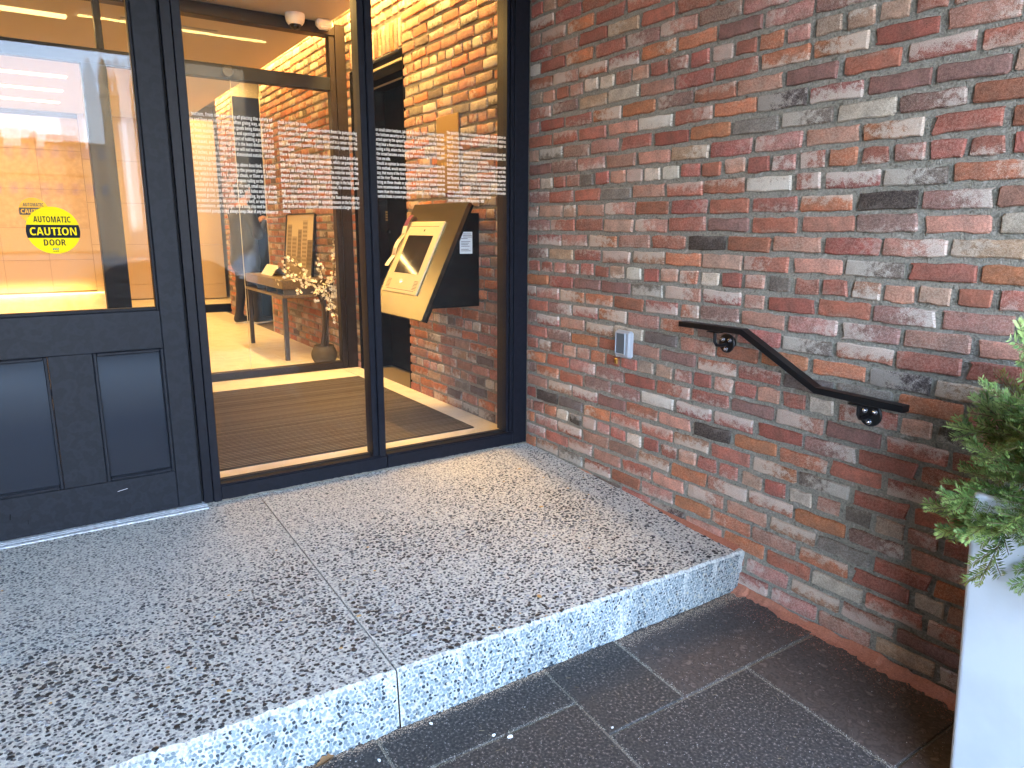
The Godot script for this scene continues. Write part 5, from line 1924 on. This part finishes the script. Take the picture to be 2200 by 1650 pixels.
# ------------------------------------------------------------------ planter with fir boughs
func build_planter() -> void:
	var pt := thing("white_planter", "tall tapered white planter box at the foot of the brick wall", "planter")
	var m := MB.new()
	var top := [Vector2(-0.50, 2.505), Vector2(-0.05, 2.505), Vector2(-0.05, 2.955), Vector2(-0.50, 2.955)]
	var ctr := Vector2(-0.275, 2.73)
	var ring := func(y: float, grow: float, r: float) -> Array:
		var out := []
		for k in 4:
			var d: Vector2 = (top[k] - ctr)
			var h := absf(d.x) + grow
			var c := ctr + Vector2(signf(d.x), signf(d.y)) * (h - r)
			var a0: float = [PI, PI * 1.5, 0.0, PI * 0.5][k]
			for i in 5:
				var a := a0 + PI * 0.5 * i / 4.0
				out.append(Vector3(c.x + cos(a) * r, y, c.y + sin(a) * r))
		return out
	var rings := [ring.call(PAVE, -0.036, 0.012), ring.call(PAVE + 0.004, -0.033, 0.013), ring.call(0.590, -0.001, 0.014), ring.call(0.597, -0.002, 0.013), ring.call(0.60, -0.006, 0.010), ring.call(0.60, -0.018, 0.006), ring.call(0.55, -0.020, 0.006)]
	for i in rings.size() - 1:
		var n: int = rings[i].size()
		for k in n:
			var k2 := (k + 1) % n
			var mid: Vector3 = (rings[i][k] + rings[i + 1][k2]) * 0.5 - Vector3(ctr.x, 0, ctr.y)
			mid.y = 0.0
			var hint := mid.normalized() * (1.0 if i < 4 else (-1.0 if i == 5 else 0.0)) + Vector3.UP * (1.0 if i in [3, 4] else 0.0)
			m.poly([rings[i][k], rings[i][k2], rings[i + 1][k2], rings[i + 1][k]], hint)
	put("box", m, M.planter_white, pt)
	m = MB.new()
	m.poly([Vector3(-0.48, 0.555, 2.525), Vector3(-0.07, 0.555, 2.525), Vector3(-0.07, 0.555, 2.935), Vector3(-0.48, 0.555, 2.935)], Vector3.UP)
	put("soil", m, M.soil, pt)
	var fb := thing("fir_boughs", "bunch of green fir boughs filling and overhanging the white planter", "plant")
	var kinds := []
	for i in 6:
		kinds.append(bough(0.30, 700 + i).mesh())
	var r := RandomNumberGenerator.new(); r.seed = 9
	var tips := [[Vector3(-0.33, 0.585, 2.62), Vector3(-0.50, 0.535, 2.408)], [Vector3(-0.40, 0.59, 2.60), Vector3(-0.51, 0.478, 2.445)], [Vector3(-0.36, 0.60, 2.62), Vector3(-0.46, 0.60, 2.42)], [Vector3(-0.45, 0.60, 2.70), Vector3(-0.56, 0.430, 2.640)], [Vector3(-0.42, 0.60, 2.64), Vector3(-0.54, 0.52, 2.55)],
		[Vector3(-0.30, 0.62, 2.66), Vector3(-0.42, 0.69, 2.45)], [Vector3(-0.30, 0.68, 2.64), Vector3(-0.36, 0.80, 2.475)], [Vector3(-0.30, 0.72, 2.62), Vector3(-0.33, 0.99, 2.490)], [Vector3(-0.28, 0.70, 2.64), Vector3(-0.36, 0.92, 2.52)], [Vector3(-0.36, 0.62, 2.66), Vector3(-0.52, 0.66, 2.55)], [Vector3(-0.40, 0.62, 2.72), Vector3(-0.57, 0.62, 2.66)], [Vector3(-0.34, 0.66, 2.66), Vector3(-0.48, 0.78, 2.56)], [Vector3(-0.44, 0.60, 2.74), Vector3(-0.60, 0.52, 2.72)], [Vector3(-0.40, 0.61, 2.56), Vector3(-0.52, 0.55, 2.47)], [Vector3(-0.32, 0.64, 2.58), Vector3(-0.42, 0.63, 2.44)]]
	for i in 40:
		var a := r.randf() * TAU
		var e := r.randf_range(0.05, 1.45)
		var base := Vector3(-0.275 + cos(a) * 0.10, 0.57 + r.randf() * 0.12, 2.74 + sin(a) * 0.10)
		var d := Vector3(cos(a) * cos(e), sin(e), sin(a) * cos(e))
		var ln := r.randf_range(0.20, 0.34)
		var tip := base + d * ln
		if tip.x > -0.02: tip.x = -0.02 - r.randf() * 0.05
		tips.append([base, tip])
	for i in 26:
		var base := Vector3(r.randf_range(-0.42, -0.26), r.randf_range(0.58, 0.80), r.randf_range(2.58, 2.78))
		var d := Vector3(r.randf_range(-1.0, -0.25), r.randf_range(-0.35, 0.9), r.randf_range(-0.9, 0.15)).normalized()
		tips.append([base, base + d * r.randf_range(0.14, 0.22)])
	for i in 18:
		var z := r.randf_range(2.56, 2.90)
		tips.append([Vector3(-0.42, 0.60 + r.randf() * 0.04, z), Vector3(r.randf_range(-0.62, -0.54), r.randf_range(0.43, 0.60), z + r.randf_range(-0.12, 0.04))])
	for q in tips:
		var d: Vector3 = q[1] - q[0]
		var x := d.normalized()
		var upv := (Vector3.UP + Vector3(r.randf_range(-0.6, 0.2), 0, r.randf_range(-0.4, 0.4))).normalized()
		if absf(x.dot(upv)) > 0.95: upv = Vector3(-1, 0, 0.4).normalized()
		var z := x.cross(upv).normalized()
		var y := z.cross(x)
		var s := d.length() / 0.30
		put("bough", kinds[r.randi() % 6], M.foliage, fb, Transform3D(Basis(x * s, y * clampf(s, 0.8, 1.1), z * clampf(s, 0.75, 1.1)), q[0]))

# a flat spray: stem along x, side twigs, needles in two ranks with some above
func bough(len: float, sd: int) -> MB:
	var r := RandomNumberGenerator.new(); r.seed = sd
	var m := MB.new()
	var stems := [[Vector3.ZERO, Vector3(1, 0, 0), len, 0.0028]]
	for i in 8:
		var f := 0.16 + 0.095 * i
		var sgn := 1.0 if i % 2 else -1.0
		stems.append([Vector3(len * f, -0.02 * f * f, 0), Vector3(0.72, r.randf_range(-0.12, 0.10), sgn * r.randf_range(0.55, 0.8)).normalized(), len * r.randf_range(0.30, 0.42) * (1.05 - f * 0.62), 0.0017])
	for st in stems:
		var o: Vector3 = st[0]
		var d: Vector3 = st[1]
		var l: float = st[2]
		var path := []
		var rad := []
		for i in 6:
			var f := i / 5.0
			path.append(o + d * l * f + Vector3(0, -0.05 * l * f * f, 0))
			rad.append(lerpf(st[3], 0.0007, f))
		m.col = L(104, 88, 56)
		m.tube(path, rad, 5, false)
		var side := d.cross(Vector3.UP).normalized()
		var upn := side.cross(d).normalized()
		var nn := int(l / 0.0040)
		for i in nn:
			var f := (i + r.randf()) / nn
			if l == len and f < 0.12:
				continue
			var p := o + d * l * f + Vector3(0, -0.05 * l * f * f, 0)
			var fresh := smoothstep(0.55, 1.0, f) * (0.7 if l < len else 1.0)
			for s in [-1.0, 1.0, 0.0]:
				if s == 0.0 and r.randf() < 0.45:
					continue
				var ln := r.randf_range(0.019, 0.029) * (1.0 - 0.35 * smoothstep(0.85, 1.0, f))
				var nd: Vector3
				if s == 0.0:
					nd = (d * r.randf_range(0.6, 1.0) + upn * r.randf_range(0.5, 0.9) + side * r.randf_range(-0.7, 0.7)).normalized()
				else:
					nd = (d * r.randf_range(0.5, 0.85) + side * s + upn * r.randf_range(-0.05, 0.4)).normalized()
				var wv := nd.cross(upn + side * 0.3 * s).normalized() * 0.0020
				var g := r.randf()
				m.col = L(60, 88, 40).lerp(L(118, 146, 72), g).lerp(L(172, 188, 108), fresh * 0.8)
				var q := p + nd * ln
				var mid := p + nd * ln * 0.55
				var nu := nd.cross(wv).normalized()
				if nu.y < 0: nu = -nu
				m.tri(p, mid + wv, q, nu, nu, nu)
				m.tri(p, q, mid - wv, nu, nu, nu)
	return m

# ------------------------------------------------------------------ loose bits on the ground
func chips(called: String, parent: Node, places: Array, material: Material, flat := 0.6) -> void:
	var m := MB.new()
	var pts := [Vector3(1, 0.1, 0.1), Vector3(0.2, 0.25, 0.9), Vector3(-0.8, 0.0, 0.45), Vector3(-0.6, 0.2, -0.7), Vector3(0.4, 0.1, -0.85)]
	var top := Vector3(0.05, 1.0, 0.0)
	for i in 5:
		m.poly([pts[i], pts[(i + 1) % 5], top], pts[i] + pts[(i + 1) % 5] + Vector3.UP)
		m.poly([pts[i], pts[(i + 1) % 5], Vector3(0, -0.7, 0)], pts[i] + pts[(i + 1) % 5] - Vector3.UP)
	var mm := MultiMesh.new()
	mm.transform_format = MultiMesh.TRANSFORM_3D
	mm.use_colors = true
	mm.mesh = m.mesh()
	mm.instance_count = places.size()
	for i in places.size():
		var q: Array = places[i]
		var s: float = q[1]
		mm.set_instance_transform(i, Transform3D(Basis(Vector3.UP, rng.randf() * TAU).scaled(Vector3(s, s * flat, s * rng.randf_range(0.6, 1.0))), q[0]))
		mm.set_instance_color(i, q[2])
	var mi := MultiMeshInstance3D.new()
	mi.name = called
	mi.multimesh = mm
	mi.material_override = material
	tag(mi, "", "", "", "stuff")
	parent.add_child(mi, true)

func build_litter() -> void:
	var pv := get_node("pavement")
	var r := RandomNumberGenerator.new(); r.seed = 21
	var P := []
	# sandy grit along the foot of the riser and in the joints
	for i in 5200:
		var x := -r.randf() ** 1.3 * 1.9
		var z := 1.514 + absf(r.randfn(0.0, 0.014)) + (absf(r.randfn(0.0, 0.022)) if x > -0.8 else 0.0)
		var s := r.randf_range(0.0007, 0.0021)
		P.append([Vector3(x, PAVE + s * 0.3, z), s, L(176, 158, 134).lerp(L(205, 170, 140), r.randf()) * r.randf_range(0.6, 1.1)])
	for i in 2600:
		var t := r.randf()
		var k := r.randi() % 6
		var p: Vector2 = [Vector2(lerpf(-1.58, -1.0, t), 1.704), Vector2(lerpf(-1.0, 0, t), 1.878), Vector2(lerpf(-0.672, -0.70, t), lerpf(1.52, 1.87, t)), Vector2(lerpf(-0.983, -1.05, t), lerpf(1.52, 2.4, t)), Vector2(lerpf(-0.408, -0.45, t), lerpf(1.88, 2.4, t)), Vector2(lerpf(-1.578, -1.6, t), lerpf(1.5, 2.1, t))][k]
		var s := r.randf_range(0.0007, 0.0018)
		P.append([Vector3(p.x + r.randfn(0, 0.006), PAVE + s * 0.2, p.y + r.randfn(0, 0.006)), s, L(190, 180, 160) * r.randf_range(0.6, 1.1)])
	for i in 4200:
		var s := r.randf_range(0.0005, 0.0016) * (1.7 if r.randf() < 0.04 else 1.0)
		P.append([Vector3(r.randf_range(-2.1, -0.05), PAVE + s * 0.3, r.randf_range(1.52, 2.5)), s, L(210, 205, 196) * r.randf_range(0.5, 1.0)])
	for i in 1500:
		var s := r.randf_range(0.0006, 0.0022)
		var z := r.randf_range(1.5, 2.5)
		P.append([Vector3(-absf(r.randfn(0.06, 0.06)), PAVE + 0.001 + s * 0.3, z), s, L(190, 112, 84) * r.randf_range(0.6, 1.1)])
	chips("grit", pv, P, M.stone_chips)
	# dry needles
	var nm := MB.new()
	for i in 150:
		var x := r.randf_range(-1.7, -0.2)
		var z := r.randf_range(1.54, 2.4)
		var a := r.randf() * TAU
		var l := r.randf_range(0.006, 0.016)
		nm.col = L(150, 132, 100) * r.randf_range(0.4, 1.0)
		nm.box(Vector3(x, PAVE + 0.0018, z), Vector3(l, 0.0009, 0.0009), 0.0, Basis(Vector3.UP, a))
	tag(put("fallen_needles", nm, M.stone_chips, pv), "", "", "", "stuff")
	var peb := [[Vector3(-1.258, PAVE, 1.723), 0.0085, "largest loose white stone on the dark paving joint"], [Vector3(-1.42, PAVE, 1.546), 0.0055, "white stone chip lying closest to the pale riser"], [Vector3(-0.984, PAVE, 1.855), 0.0045, "white stone chip by the crossing of the paving joints"], [Vector3(-1.608, PAVE, 1.60), 0.0055, "white stone chip at the photo's bottom edge beneath the step"], [Vector3(-1.291, PAVE, 1.690), 0.0055, "white stone chip just above the largest loose white stone"]]
	for q in peb:
		var m := MB.new()
		var s: float = q[1]
		m.col = L(228, 226, 220)
		body_mesh(m, [[Vector3(-0.5, 0.55, 0.1) * s, Vector3(0.45, 0.6, -0.1) * s, 0.62 * s, 0.5 * s, m.col], [Vector3(0, 0.55, 0.4) * s, Vector3(0.1, 0.8, 0) * s, 0.45 * s, 0.3 * s, m.col]], s * 0.2, s * 0.3)
		var o := put("white_stone", m, M.stone_chips, self, Transform3D(Basis(Vector3.UP, r.randf() * TAU), q[0]))
		tag(o, q[2], "stone", "loose white stones on the paving")
	var lf := thing("dry_leaf", "curled dry brown leaf on the paving at the foot of the step", "leaf", Vector3(-1.735, PAVE + 0.002, 1.535))
	var lm := MB.new()
	lm.col = L(136, 98, 62)
	var prev := []
	for i in 9:
		var f := i / 8.0
		var w := 0.016 * sin(PI * clampf(f * 0.94 + 0.04, 0.0, 1.0)) * (1.0 + 0.25 * sin(i * 2.3))
		var y := 0.004 + 0.014 * f * f
		var row := [Vector3(-0.026 + 0.052 * f, y + w * 0.55, -w), Vector3(-0.026 + 0.052 * f, y, 0), Vector3(-0.026 + 0.052 * f, y + w * 0.7, w)]
		if i:
			lm.poly([prev[0], row[0], row[1], prev[1]], Vector3.UP)
			lm.poly([prev[1], row[1], row[2], prev[2]], Vector3.UP)
		prev = row
	put("blade", lm, M.foliage, lf)
	lm = MB.new()
	lm.col = L(110, 76, 48)
	lm.tube([Vector3(-0.045, 0.003, 0.004), Vector3(-0.026, 0.005, 0)], [0.0012, 0.0009], 6)
	put("stalk", lm, M.foliage, lf)
